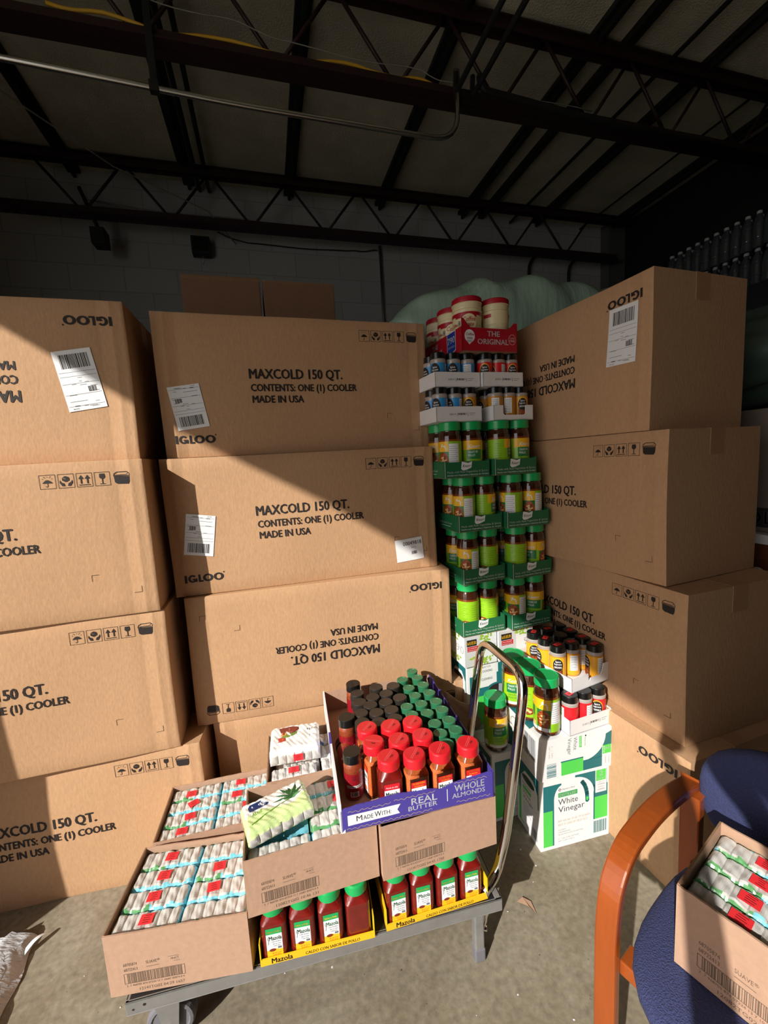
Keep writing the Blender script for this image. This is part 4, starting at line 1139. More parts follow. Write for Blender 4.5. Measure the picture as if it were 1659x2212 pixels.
def caster(x, y, rot):
    mb = MB(); mb.box((x - 0.045, y - 0.035, cz - 0.046), (x + 0.045, y + 0.035, cz - 0.040), STEELG)
    for s in (-1, 1):
        mb.prism([(x - 0.034, cz - 0.046), (x + 0.034, cz - 0.046), (x + 0.022, 0.05), (x + 0.005, 0.038), (x - 0.012, 0.05)], y + s * 0.030 - 0.0015, y + s * 0.030 + 0.0015, STEELG)
    f = mb.build('caster_fork', cart)
    mb = MB(); n = 24
    vs = []
    for s, r in ((-0.018, 0.046), (-0.022, 0.050), (-0.020, 0.0575), (-0.012, 0.062), (0.012, 0.062), (0.020, 0.0575), (0.022, 0.050), (0.018, 0.046)):
        vs += [(x + r * math.cos(2 * pi * k / n), y + s, 0.062 + r * math.sin(2 * pi * k / n)) for k in range(n)]
    fs = [(i * n + k, i * n + (k + 1) % n, (i + 1) * n + (k + 1) % n, (i + 1) * n + k) for i in range(7) for k in range(n)] + [tuple(range(n)), tuple(reversed(range(7 * n, 8 * n)))]
    mb.add(vs, fs, RUBBER); mb.tube([(x, y - 0.036, 0.062), (x, y + 0.036, 0.062)], 0.009, CHROME, 10)
    mb.build('wheel', f)
caster(0.085, 0.055, 0); caster(0.085, CWd - 0.06, 0); caster(CL - 0.09, CWd - 0.06, 0)
mb = MB()
mb.box((CL - 0.090, 0.002, 0.001), (CL - 0.060, 0.030, cz - 0.036), STEELG); mb.box((CL - 0.092, 0.0, 0.001), (CL - 0.058, 0.034, 0.045), RUBBER)
mb.build('front_leg', cart, bevel=0.004)
mb = MB(); mb.tube(smooth_path([(CL - 0.045, 0.03, cz - 0.04), (CL - 0.040, 0.035, 0.10), (CL - 0.048, 0.045, 0.055)], 0.03), 0.006, CHROME, 8)
mb.tube([(CL - 0.055, 0.05, 0.055), (CL - 0.035, 0.04, 0.058)], 0.008, CHROME, 8); mb.build('brake_rod', cart)

# ================================================================ soap cartons and soap packs
def soap_print(code):
    d = Design()
    b = INKB
    d.text('68705874', 0.040, 0.084, 0.0085, b, 1, width=0.033); d.text('68722413', 0.040, 0.069, 0.0085, b, 1, width=0.033)
    d.text('SUAVE', 0.095, 0.082, 0.009, b, 1, width=0.027); d.text('®', 0.123, 0.086, 0.006, b, 1); d.rect(0.095, 0.073, 0.126, 0.0742, b)
    d.rect(0.150, 0.091, 0.178, 0.092, b); d.text('18-6CT', 0.156, 0.082, 0.006, b, 1, width=0.02); d.rect(0.163, 0.076, 0.178, 0.077, b)
    d.frame(0.038, 0.032, 0.188, 0.062, 0.0012, b); d.barcode(0.046, 0.033, 0.180, 0.061, b, 1, seed=21, dens=44)
    d.text('2  7 968705 874 07224 13 7 10687 05874 0 4', 0.042, 0.023, 0.0055, b, 1, width=0.142)
    d.text(code, 0.072, 0.008, 0.008, b, 1, width=0.112)
    return d
SW, SD, SHt = 0.357, 0.250, 0.165
def soap_carton(x, y, z, rz, code, label, h=SHt, w=SW, dp=SD, rot=None, notch=False, pr=True):
    t = thing('soap_carton', label, 'carton', (x, y, z), rz, 'open brown soap cartons', rot)
    th = 0.004
    K = KRAFT2
    r = random.Random(len(label))
    mb = MB()
    # front wall with a slightly torn rim
    def rim(n, L, base, amp):
        return [(L - L * i / n, base + (r.uniform(-amp, amp) if 0 < i < n else 0)) for i in range(n + 1)]
    mb.prism([(0, 0), (w, 0)] + rim(26, w, h, 0.0012), 0, th, K)
    if pr: soap_print(code).emit(mb, front())
    mb.build('front_wall', t)
    mb = MB(); mb.box((0, th, 0), (th, dp, h + 0.001), K); mb.box((0.0002, th, h + 0.001), (th - 0.0002, dp, h + 0.0016), KRAFTD); mb.build('side_wall', t)
    mb = MB(); mb.box((w - th, th, 0), (w, dp, h - 0.001), K); mb.box((w - th + 0.0002, th, h - 0.001), (w - 0.0002, dp, h - 0.0004), KRAFTD); mb.build('side_wall', t)
    mb = MB()
    mb.prism([(th, 0), (w - th, 0)] + [(w - th - (w - 2 * th) * i / 20, h + 0.002 + r.uniform(-0.0015, 0.0015)) for i in range(21)], dp - th, dp, K)
    mb.build('back_wall', t)
    mb = MB(); mb.box((th, th, 0), (w - th, dp - th, th), K); mb.build('bottom', t)
    return t
def pack_mesh(L, Wp, H, seed, kind='cyan', n=6):
    """a six bar soap pack standing so the bar ends look up"""
    mb = MB(); r = random.Random(seed)
    nu, nv = 54, 12
    ph = [r.uniform(0, 6.28) for _ in range(8)]
    base = {'cyan': FILMC, 'green': FILMG, 'lime': FILML, 'white': FILMW}[kind]
    P = [[None] * (nv + 1) for _ in range(nu + 1)]
    for i in range(nu + 1):
        for j in range(nv + 1):
            a, b = i / nu, j / nv
            e = min(a, 1 - a) * L; g = min(b, 1 - b) * Wp
            z = H - 0.010 * max(0, 1 - g / 0.010) ** 2 - 0.010 * max(0, 1 - e / 0.012) ** 2
            fr = (a * n) % 1.0
            bul = math.sin(pi * fr) ** 0.5 if 0 < fr < 1 else 0
            z += 0.0050 * (bul - 1) * min(1, g / 0.010)
            z += 0.0012 * math.sin(23 * a + 5 * b + ph[0]) * math.sin(7 * b + ph[1] + 4 * a) + 0.0005 * math.sin(61 * a - 5 * b + ph[2]) + 0.0004 * math.sin(95 * a + 7 * b + ph[3])
            P[i][j] = (a * L, b * Wp + 0.0015 * math.sin(22 * a + ph[4] + 3 * b), z)
    for i in range(nu):
        for j in range(nv):
            a = (i + .5) / nu; b = (j + .5) / nv
            edge = min(b, 1 - b) * Wp; ee = min(a, 1 - a) * L
            m = FILM
            lim = 0.0055 + 0.0025 * math.sin(17 * a + ph[5])
            if edge < lim or ee < 0.004 + 0.002 * math.sin(9 * b): m = base
            if edge < lim and (0.06 < a < 0.45) and b < .5 and kind == 'cyan' and seed % 2: m = FILMG
            if kind == 'green' and edge < lim and a > .55: m = FILMC
            mb.add([P[i][j], P[i + 1][j], P[i + 1][j + 1], P[i][j + 1]], [(0, 1, 2, 3)], m, True)
    # skirts
    loop = [P[i][0] for i in range(nu + 1)] + [P[nu][j] for j in range(1, nv + 1)] + [P[i][nv] for i in range(nu - 1, -1, -1)] + [P[0][j] for j in range(nv - 1, 0, -1)]
    low = [(x, y, 0.004) for x, y, z in loop]
    k = len(loop); mb.add(loop + low, [(i, k + i, k + (i + 1) % k, (i + 1) % k) for i in range(k)] + [tuple(range(k, 2 * k))], base)
    return mb, P
def sticker_design(mb, cx, cy, z, s, rot):
    d = Design(); h = s / 2
    d.rect(-h, -h * .8, h, h * .8, RED_ST, 1)
    r = random.Random(int(cx * 999))
    for i in range(4):
        a = -h * .5 + i * h * .33
        d.rect(-h * .4 + r.uniform(-.1, .1) * h, a, h * (.2 + r.uniform(0, .4)), a + h * .10, mat('sticker ink', '#7a1418', 0.6), 1.8)
    c, sn = math.cos(rot), math.sin(rot)
    d.emit(mb, lambda u, v, w: (cx + u * c - v * sn, cy + u * sn + v * c, z + w))
PACKS = {}
def soap_pack(x, y, z, rz, kind, label, sticker=None, H=0.152, L=0.172, Wp=0.057, seed=0, parent_rot=None, n=6):
    key = (kind, seed % 4, H, L)
    if key not in PACKS:
        mb, P = pack_mesh(L, Wp, H, seed % 4 + (3 if kind == 'green' else 0), kind, n)
        PACKS[key] = mb
        me_o = mb.build('soap_pack'); PACKS[key] = me_o; o = me_o
    else:
        o = PACKS[key].copy(); COL.objects.link(o)
        for c in list(o.children): bpy.data.objects.remove(c)
    o.location = (x, y, z); o.rotation_euler = parent_rot or (0, 0, rz)
    o['label'] = label; o['category'] = 'soap pack'; o['group'] = 'film wrapped packs of soap bars'
    if sticker is not None:
        mb = MB(); sticker_design(mb, sticker[0] * L, Wp * .5 + sticker[1], H + 0.0022, 0.034, sticker[2]); mb.build('price_sticker', o)
    return o
def fill(cx, cy, cz, r, rows, cols, name, w=SW, dp=SD, stick=None, kinds=None, skip=(), H=0.152):
    L = (w - 0.012) / cols - 0.001; Wp = (dp - 0.012) / rows - 0.001
    for i in range(rows):
        for j in range(cols):
            if (i, j) in skip: continue
            lx = 0.0065 + j * (L + 0.001); ly = 0.0055 + i * (Wp + 0.001)
            wx = cx + lx * math.cos(r) - ly * math.sin(r); wy = cy + lx * math.sin(r) + ly * math.cos(r)
            rown = ('front row', 'second row', 'third row', 'back row')[i]
            s = stick.get((i, j)) if stick else None
            k = kinds.get((i, j), 'cyan') if kinds else 'cyan'
            soap_pack(wx, wy, cz + 0.005, r, k, 'soap pack, %s one in the %s, %s' % (('left', 'right')[j], rown, name), s, H=H, L=L, Wp=Wp, seed=i * 3 + j)
# front left carton
soap_carton(-0.506, 1.088, 0.2015, -0.150, '12141TG02 04:29 1657', 'open soap carton at the front left of the cart, full of silvery packs', h=0.178)
fill(-0.506, 1.088, 0.2015, -0.150, 4, 2, 'front left open carton', stick={(0, 0): (0.50, 0, 0), (1, 0): (0.47, 0, 0.05), (2, 0): (0.5, 0, 0), (3, 0): (0.5, 0, -.02), (1, 1): (0.40, 0, .1), (2, 1): (0.40, 0.002, .1)}, H=0.164)
soap_carton(-0.455, 1.355, 0.2015, -0.043, '12141TG02 04:31 1602', 'open soap carton at the back left of the cart', h=0.168, dp=0.240)
fill(-0.455, 1.355, 0.2015, -0.043, 4, 2, 'back left open carton', dp=0.240, stick={(0, 0): (0.42, 0, 0), (1, 0): (0.50, 0, .1), (2, 0): (0.5, 0.0, 0.5), (3, 0): (0.4, -0.008, 0), (0, 1): (0.6, 0, 0), (1, 1): (0.6, 0, .1), (2, 1): (0.35, 0, 0), (3, 1): (0.4, 0, 0)}, H=0.154)
# middle carton
S2 = (-0.150, 1.030, 0.3665, 0.0)
soap_carton(*S2, '12082TG02 10:46 131', 'open soap carton resting on dark red jars, green aloe pack on top')
fill(*S2, 4, 2, 'open carton under the green aloe pack', stick={(0, 1): (0.88, 0, 0), (1, 1): (0.85, 0, 0.2), (2, 1): (0.55, 0, 0), (3, 1): (0.5, 0, 0)}, kinds={(1, 1): 'green', (2, 1): 'green'}, skip=((1, 0), (2, 0), (3, 0)), H=0.138)
S3 = (0.2135, 1.012, 0.3665, 0.004)
soap_carton(*S3, '12141TG02 04:45 1700', 'soap carton under the purple almond tray, above the green lidded jars')
# back carton with cocoa packs, on a closed carton
soap_carton(-0.092, 1.300, 0.2015, -0.03, '12141TG02 04:40 1611', 'soap carton hidden under the cocoa pack carton', pr=False, h=0.160)
S0 = (-0.092, 1.300, 0.3645, -0.03)
soap_carton(*S0, '12141TG02 04:40 1690', 'open soap carton at the back of the cart holding white cocoa packs', w=0.345, dp=0.245, h=0.158)

def loose_pack(loc, rot, kind, label, seed, L=0.205, Wd=0.105, T=0.066):
    """a pack lying with its printed broad face up, bar ends towards the camera"""
    t = thing('soap_pack', label, 'soap pack', loc, 0, 'loose soap packs', rot)
    r = random.Random(seed); ph = [r.uniform(0, 6.28) for _ in range(6)]
    mb = MB()
    nu, nv = 48, 20
    def top(a, b):
        e = min(a, 1 - a) * L; g = min(b, 1 - b) * Wd
        z = T - 0.014 * max(0, 1 - g / 0.014) ** 2 - 0.014 * max(0, 1 - e / 0.014) ** 2
        z += 0.0022 * math.sin(16 * a + 7 * b + ph[0]) * math.sin(9 * b - 6 * a + ph[1]) + 0.0009 * math.sin(60 * a + 30 * b + ph[2])
        return z
    P = [[(i / nu * L, j / nv * Wd, top(i / nu, j / nv)) for j in range(nv + 1)] for i in range(nu + 1)]
    lime = FILML if kind == 'aloe' else FILMW
    for i in range(nu):
        for j in range(nv):
            a, b = (i + .5) / nu, (j + .5) / nv
            m = lime if (kind == 'aloe' and (b < 0.42 + .12 * math.sin(7 * a) or a < .05 or a > .93)) else FILMW
            mb.add([P[i][j], P[i + 1][j], P[i + 1][j + 1], P[i][j + 1]], [(0, 1, 2, 3)], m, True)
    # front with bar ends
    nz = 8
    F = []
    for i in range(nu + 1):
        col = []
        for k in range(nz + 1):
            zt = top(i / nu, 0); z = 0.003 + (zt - 0.003) * k / nz
            fr = (i / nu * 6) % 1; bul = math.sin(pi * fr) ** .5 if 0 < fr < 1 else 0
            y = -0.006 * bul * math.sin(pi * k / nz) ** .5 + 0.0012 * math.sin(50 * i / nu + k) if 0 < k < nz else 0
            col.append((i / nu * L, y, z))
        F.append(col)
    for i in range(nu):
        for k in range(nz):
            a = (i + .5) / nu
            m = FILM if (k > 0 and k < nz - 1 and .02 < a < .97) else (FILML if kind == 'aloe' else FILMW)
            mb.add([F[i][k], F[i + 1][k], F[i + 1][k + 1], F[i][k + 1]], [(0, 1, 2, 3)], m, True)
    loop = [P[nu][j] for j in range(nv + 1)] + [P[i][nv] for i in range(nu - 1, -1, -1)] + [P[0][j] for j in range(nv - 1, -1, -1)]
    low = [(x, y, 0.003) for x, y, z in loop]; k = len(loop)
    mb.add(loop + low, [(i, k + i, k + i + 1, i + 1) for i in range(k - 1)], lime)
    d = Design()
    if kind == 'aloe':
        d.poly([(0.022, 0.060), (0.070, 0.060), (0.076, 0.064), (0.074, 0.082), (0.026, 0.082), (0.020, 0.076)], NAVY, 1); d.text('Suave', 0.028, 0.066, 0.011, WHITE, 2, width=0.040, bold=0.02, shear=.2)
        d.text('ALOE', 0.026, 0.044, 0.009, LIMED, 1, width=0.028)
        cx, cy = 0.140, 0.046
        for a, ln, wd in ((1.57, .046, .012), (1.05, .048, .012), (2.1, .052, .012), (0.55, .044, .010), (2.6, .050, .009), (0.15, .030, .008), (2.95, .056, .007), (1.3, .03, .010), (1.85, .034, .011)):
            ex, ey = cx + ln * math.cos(a), cy + ln * math.sin(a)
            nx, ny = -math.sin(a) * wd / 2, math.cos(a) * wd / 2
            d.poly([(cx - nx, cy - ny), (cx + nx, cy + ny), (cx + .55 * (ex - cx) + nx * .8, cy + .55 * (ey - cy) + ny * .8), (ex, ey), (cx + .55 * (ex - cx) - nx * .8, cy + .55 * (ey - cy) - ny * .8)], ALOE if ln > .032 else FILMG, 1 + ln * 10)
        d.rect(0.150, 0.086, 0.168, 0.101, mat('count badge green', '#5c9a30', 0.4), 1); d.text('6', 0.159, 0.090, 0.008, WHITE, 2, align='c')
        d.line([(0.02, 0.02), (0.06, 0.032), (0.10, 0.040), (0.14, 0.046)], 0.003, LIMED, 1)
    else:
        pod = mat('cocoa pod print', '#7d3a2a', 0.4); podl = mat('cocoa pod light print', '#d9a48e', 0.4); leaf = mat('cocoa leaf print', '#6f8a3c', 0.4)
        d.poly([(0.035, 0.055), (0.060, 0.052), (0.085, 0.060), (0.095, 0.076), (0.080, 0.070), (0.050, 0.066)], leaf, 1)
        d.poly([(0.030, 0.098), (0.036, 0.078), (0.046, 0.066), (0.080, 0.070), (0.100, 0.085), (0.098, 0.094), (0.075, 0.099)], pod, 1.4)
        for i in range(4): d.line([(0.040 + .004 * i, 0.094 - .006 * i), (0.066, 0.090 - .006 * i), (0.090, 0.086 - .003 * i)], 0.0016, podl, 2)
        d.disc(0.047, 0.068, 0.010, 0.008, mat('shea nut print', '#d98a4c', 0.4), 2.2)
        d.rect(0.028, 0.036, 0.052, 0.056, mat('cocoa badge red', '#b8432c', 0.4), 1.6); d.disc(0.040, 0.046, 0.004, 0.004, WHITE, 2.2, n=6)
        d.rect(0.110, 0.086, 0.185, 0.088, mat('cocoa badge red', '#b8432c', 0.4), 1)
        d.text('COCOA SHEA', 0.186, 0.082, 0.009, INKB, 1, width=0.060, rot=pi)
        d.poly([(0.135, 0.040), (0.182, 0.038), (0.184, 0.056), (0.137, 0.058)], NAVY, 1.4); d.text('Suave', 0.178, 0.053, 0.010, WHITE, 2.2, width=0.036, bold=0.02, rot=pi)
    d.emit(mb, lambda u, v, w: (u, v, top(u / L, v / Wd) + 0.0005 + w))
    mb.build('film_wrap', t)
    if kind != 'aloe':
        mb = MB(); d = Design(); d.rect(0.080, 0.018, 0.112, 0.046, RED_ST, 1)
        for i in range(4): d.rect(0.088, 0.023 + .005 * i, 0.104 - .003 * (i % 2), 0.0245 + .005 * i, mat('sticker ink', '#7a1418', 0.6), 1.8)
        d.emit(mb, lambda u, v, w: (u, -0.0085 - w, v)); mb.build('price_sticker', t)
    return t
loose_pack((-0.137, 1.078, 0.5130), (math.radians(6), math.radians(-3), math.radians(14)), 'aloe', 'pale green aloe soap pack lying aslant across the middle carton', 2, L=0.187, Wd=0.100, T=0.055)
for yy in (1.150, 1.208):
    soap_pack(-0.143, yy, 0.3715, 0, 'cyan', 'soap pack hidden under the aloe pack, %s' % ('nearer' if yy < 1.18 else 'farther'), None, H=0.135, L=0.168, Wp=0.055, seed=1)
for (dx, dy, hh, rr, lab, st, sd_) in ((0.012, 0.010, 0.150, 0.0, 'white cocoa soap pack standing at the front of the back carton', (0.5, 0, 0), 2), (0.182, 0.012, 0.150, 0.0, 'white soap pack at the right front of the back carton beside the tray', None, 1),
                                     (0.182, 0.080, 0.150, 0.0, 'white soap pack in the middle right of the back carton', None, 2), (0.182, 0.150, 0.150, 0.0, 'white soap pack at the back right of the back carton', None, 3),
                                     (0.025, 0.090, 0.120, 0.0, 'white soap pack lying under the top cocoa pack', None, 1), (0.025, 0.160, 0.140, 0.0, 'white soap pack at the back of the back carton', None, 3)):
    c_, s_ = math.cos(-0.03), math.sin(-0.03)
    soap_pack(S0[0] + dx * c_ - dy * s_, S0[1] + dx * s_ + dy * c_, S0[2] + 0.005, -0.03, 'white', lab, st, H=hh, L=0.152, Wp=0.057, seed=sd_)
loose_pack((-0.078, 1.372, 0.522), (math.radians(10), 0, math.radians(-5)), 'cocoa', 'white cocoa shea soap pack lying on top of the back carton', 5, L=0.170, Wd=0.115, T=0.062)

# ================================================================ red lidded and green lidded square jars
MZW, MZH = 0.069, 0.160
def square_ring(h, z, rad, n=6):
    out = []
    for q in range(4):
        cx = (h - rad) * (1 if q in (0, 3) else -1); cy = (h - rad) * (1 if q in (0, 1) else -1)
        for k in range(n + 1):
            a = pi / 2 * q + pi / 2 * k / n
            out.append((cx + rad * math.cos(a), cy + rad * math.sin(a), z))
    return out
def loft(mb, rings, m, mats=None):
    n = len(rings[0])
    for i in range(len(rings) - 1):
        mb.add(rings[i] + rings[i + 1], [(k, (k + 1) % n, n + (k + 1) % n, n + k) for k in range(n)], mats[i] if mats else m, True)
    mb.add(rings[-1], [tuple(range(n))], mats[-1] if mats else m); mb.add(rings[0], [tuple(reversed(range(n)))], mats[0] if mats else m)
def caldo_label():
    d = Design(); w = 0.021
    d.rect(-w, 0.014, w, 0.098, WHITE, 1); d.rect(-w, 0.082, w, 0.100, KNORRCAP, 1.6); d.rect(-w, 0.012, w, 0.034, YEL, 1.6)
    d.text('Sabor a Pollo', 0, 0.0865, 0.0055, YEL, 2.2, align='c', width=0.034, bold=.02)
    d.text('Mazola', 0.003, 0.064, 0.012, mat('mazola green', '#14603c', 0.4), 2, align='c', width=0.033, bold=0.03)
    d.text('Caldo Bouillon', 0.004, 0.057, 0.004, GREYINK, 2, align='c', width=0.026); d.text('Sabor de Tomate', 0.006, 0.050, 0.004, GREYINK, 2, align='c', width=0.022); d.text('Tomato Flavor', 0.006, 0.044, 0.004, GREYINK, 2, align='c', width=0.020)
    d.disc(-0.004, 0.032, 0.013, 0.006, YEL, 2.2); d.disc(-0.006, 0.034, 0.009, 0.0045, mat('sausage print', '#7a2a1c', 0.5), 2.6)
    d.line([(-0.016, 0.052), (-0.0145, 0.062), (-0.017, 0.070), (-0.0145, 0.075)], 0.0012, INKB, 2)
    d.rect(0.008, 0.036, 0.018, 0.042, GREYINK, 2); d.text('NET WT 32 OZ', 0.004, 0.022, 0.0035, SRED, 2.4, align='c', width=0.024); d.text('(2 LB) 907 g', 0.004, 0.0165, 0.0035, SRED, 2.4, align='c', width=0.02)
    return d
def sazon_label(red=False):
    d = Design(); w = 0.022
    d.rect(-w, 0.010, w, 0.080, WHITE, 1); d.rect(-w, 0.080, w, 0.098, SRED, 1)
    if red:
        d.text('Mezcla de chile', 0, 0.085, 0.005, WHITE, 2, align='c', width=0.034)
    else:
        d.text("Y'A QUEDA BUENA", 0, 0.090, 0.0055, YEL, 2, align='c', width=0.036, bold=.02); d.text('Con buena sazon', 0, 0.083, 0.0045, YEL, 2, align='c', width=0.026)
    d.text('Mazola', 0, 0.060, 0.014, mat('mazola green', '#14603c', 0.4), 2, align='c', width=0.036, bold=0.03)
    d.text('Sazón', 0, 0.045, 0.011, mat('sazon pink', '#c2358f', 0.4), 2, align='c', width=0.028, bold=.01); d.rect(-0.014, 0.040, 0.016, 0.0407, mat('sazon pink', '#c2358f', 0.4), 2)
    d.disc(-0.012, 0.028, 0.005, 0.004, LIMED, 2); d.disc(0.006, 0.026, 0.009, 0.006, SAZON, 2)
    return d
def make_square(kind, capm, cont, ld, groove):
    t = thing('seasoning_jar', 'x', 'jar', group='square seasoning jars')
    h = MZW / 2
    if kind == 'sazon':
        mb = MB(); loft(mb, [square_ring(h - .002, .002, .012), square_ring(h - .001, .012, .012), square_ring(h - .001, 0.108, .012), square_ring(h - 0.005, 0.113, .02)], cont); mb.build('contents', t)
        mb = MB(); loft(mb, [square_ring(h - .001, 0, .012), square_ring(h, .012, .012), square_ring(h, 0.108, .012), square_ring(h - 0.003, 0.117, .02), square_ring(0.028, 0.128, .027), square_ring(0.027, 0.134, .0265)], SHELL); mb.build('clear_bottle', t)
    else:
        mb = MB(); loft(mb, [square_ring(h - .002, 0, .012), square_ring(h, .010, .012), square_ring(h, 0.108, .012), square_ring(h - 0.003, 0.117, .02), square_ring(0.028, 0.128, .027), square_ring(0.027, 0.134, .0265)], cont); mb.build('bottle', t)
    mb = MB(); ld.emit(mb, lambda u, v, w: (u, -h - 0.0002 - w, v), 0.0003); mb.build('paper_label', t)
    mb = MB(); mb.lathe([(0, MZH), (0.0290, MZH), (0.0310, MZH - .0015), (0.0325, MZH - .005), (0.0325, MZH - .029), (0.029, MZH - .030)], capm, 30)
    d = Design(); d.rect(-0.024, 0.0015, 0.024, 0.0024, groove); d.rect(-0.024, -0.0030, 0.024, -0.0021, groove)
    d.rect(-0.006, -0.010, 0.008, -0.008, INK); d.rect(-0.002, -0.013, 0.009, -0.0115, INK)
    a = 0.9
    d.emit(mb, lambda u, v, w: (u * math.cos(a) - v * math.sin(a), u * math.sin(a) + v * math.cos(a), MZH + w)); mb.build('cap', t)
    return t
GG = mat('green cap groove', '#4fbd7a', 0.4)
MZ = {'caldo': make_square('caldo', KNORRCAP, CHILI, caldo_label(), GG), 'sazon': make_square('sazon', REDCAP, SAZON, sazon_label(), REDCAPD), 'chile': make_square('chile', REDCAP, CHILI, sazon_label(True), REDCAPD)}
mzu = {}
def square_jar(kind, x, y, z, rz, label, nolabel=False, sticker=False):
    if kind not in mzu:
        mzu[kind] = 1; o = MZ[kind]; o.location = (x, y, z); o.rotation_euler = (0, 0, rz); o['label'] = label
    else: o = dup(MZ[kind], (x, y, z), rz, label)
    if sticker:
        mb = MB(); d = Design(); d.rect(-0.006, 0.058, 0.022, 0.082, RED_ST, 3.5)
        for i in range(3): d.rect(-0.002, 0.063 + .006 * i, 0.014, 0.0648 + .006 * i, mat('sticker ink', '#7a1418', 0.6), 4.5)
        d.emit(mb, lambda u, v, w: (u, -MZW / 2 - w, v)); mb.build('price_sticker', o)
    return o
# trays on the cart deck
def yfront(left, words, w):
    d = Design(); d.rect(0.0, 0.0, w, 0.020, YEL, 0.5)
    d.text('Mazola', 0.030, 0.003, 0.015, INK, 1.2, width=0.055, bold=0.04); d.text(words, 0.120, 0.004, 0.0085, INK, 1.2, width=0.150, bold=.02); return d
YELB = mat('yellow tray board', '#e8c51c', 0.5)
for (x, y, r, w, lab, words, side) in ((-0.133, 1.037, -0.085, 0.313, 'torn yellow cardboard tray at the middle front of the cart', 'CALDO CON SABOR DE POLLO', 'middle'),
                                 (0.214, 1.014, -0.028, 0.318, 'torn yellow cardboard tray at the right front of the cart', 'CALDO CON SABOR DE POLLO', 'right')):
    t = tray('jar_tray', lab, 'tray', x, y, 0.2015, r, w, 0.165, 0.070, YELB, KRAFT2, 'yellow jar trays', yfront(True, words, w), None, front_h=0.020)
    for j in range(2):
        for i in range(4):
            lx = 0.041 + 0.0765 * i; ly = 0.040 + 0.078 * j
            wx = x + lx * math.cos(r) - ly * math.sin(r); wy = y + lx * math.sin(r) + ly * math.cos(r)
            rz = r + (pi if (side == 'middle' and i == 3 and j == 0) else random.uniform(-.05, .05))
            square_jar('caldo', wx, wy, 0.2045, rz, 'green capped dark red jar, %s from left, %s row, %s yellow tray%s' % (ORD[i], ('front', 'second')[j], side, ', label turned away' if rz > 2 else ''))

# ================================================================ purple almond tray with jars
AX, AY, AZ_, AR = 0.110, 1.030, 0.5320, -0.052
AW, AD, AH = 0.453, 0.585, 0.084
at = thing('almond_tray', 'purple printed cardboard almond tray full of jars, torn front edge', 'tray', (AX, AY, AZ_), AR)
mb = MB(); rr_ = random.Random(4)
top = []
for i in range(61):
    a = i / 60
    prof = [(0, 0.066), (0.02, 0.071), (0.30, 0.078), (0.34, 0.079), (0.56, 0.072), (0.64, 0.064), (0.72, 0.074), (0.86, 0.080), (0.99, 0.084), (1, 0.080)]
    for (a0, h0), (a1, h1) in zip(prof, prof[1:]):
        if a0 <= a <= a1: h = h0 + (h1 - h0) * (a - a0) / (a1 - a0)
    top.append((a * AW, h + (rr_.uniform(-.0012, .0012) if a < .5 else rr_.uniform(-.0005, .0005))))
mb.prism([(0, 0), (AW, 0)] + top[::-1], 0, 0.004, PURPLE)
d = Design()
d.poly([(0.018, 0.018), (0.165, 0.021), (0.158, 0.034), (0.168, 0.049), (0.018, 0.049)], WHITE, 1)
d.text('M', 0.042, 0.027, 0.016, INK, 1.8, width=0.016); d.text('ADE', 0.061, 0.027, 0.0125, INK, 1.8, width=0.028); d.text('W', 0.093, 0.027, 0.016, INK, 1.8, width=0.019); d.text('ITH:', 0.114, 0.027, 0.0125, INK, 1.8, width=0.026)
d.text('REAL', 0.200, 0.036, 0.020, WHITE, 1.2, width=0.076, bold=0.02); d.text('BUTTER', 0.190, 0.019, 0.0135, WHITE, 1.2, width=0.086, bold=0.02)
d.rect(0.306, 0.022, 0.308, 0.060, WHITE, 1.2)
d.text('WHOLE', 0.330, 0.045, 0.021, WHITE, 1.2, width=0.092, bold=0.015); d.text('ALMONDS', 0.322, 0.026, 0.0145, WHITE, 1.2, width=0.102, bold=0.015)
for a0, a1, hh in ((0.015, 0.165, 0.008), (0.165, 0.26, 0.009), (0.335, 0.44, 0.012), (0.02, 0.14, 0.058), (0.15, 0.27, 0.062), (0.33, 0.43, 0.072)):
    n = int((a1 - a0) / 0.004)
    d.line([(a0 + (a1 - a0) * i / n, hh + 0.0022 * math.sin(i * 1.5) + 0.0012 * math.sin(i * .7)) for i in range(n + 1)], 0.0013, GOLD, 1.2)
d.emit(mb, front(), 0.0004)
mb.build('front_panel', at)
mb = MB(); mb.box((-0.003, 0.0, 0), (0.003, AD, AH + 0.004), WHITEC)
mb.prism([(0, 0), (0.01, 0), (0.01, .01)], -0.001, 0, WHITEC)
d = Design(); d.rect(0.26, 0.0, 0.32, AH + 0.004, PURPLE, 1); d.emit(mb, leftf(AD, -0.003)); mb.box((-0.0034, AD - 0.33, AH + 0.004), (0.0034, AD - 0.27, AH + 0.0046), PURPLE)
mb.build('side_panel', at)
mb = MB()
mb.box((AW - 0.004, 0, 0), (AW, AD, AH), PURPLE)
for i in range(6):
    y = 0.06 + i * 0.092
    mb.add([(AW - 0.002, y, AH), (AW - 0.002, y + 0.028, AH), (AW - 0.002, y + 0.014, AH + 0.012)], [(0, 1, 2)], PURPLE)
mb.build('side_panel', at)
mb = MB(); mb.box((0, AD - 0.004, 0), (AW, AD, AH), KRAFT2); mb.build('back_panel', at)
mb = MB(); mb.box((0, 0, 0), (AW, AD, 0.0025), KRAFT2); mb.build('bottom', at)
jz = AZ_ + 0.003
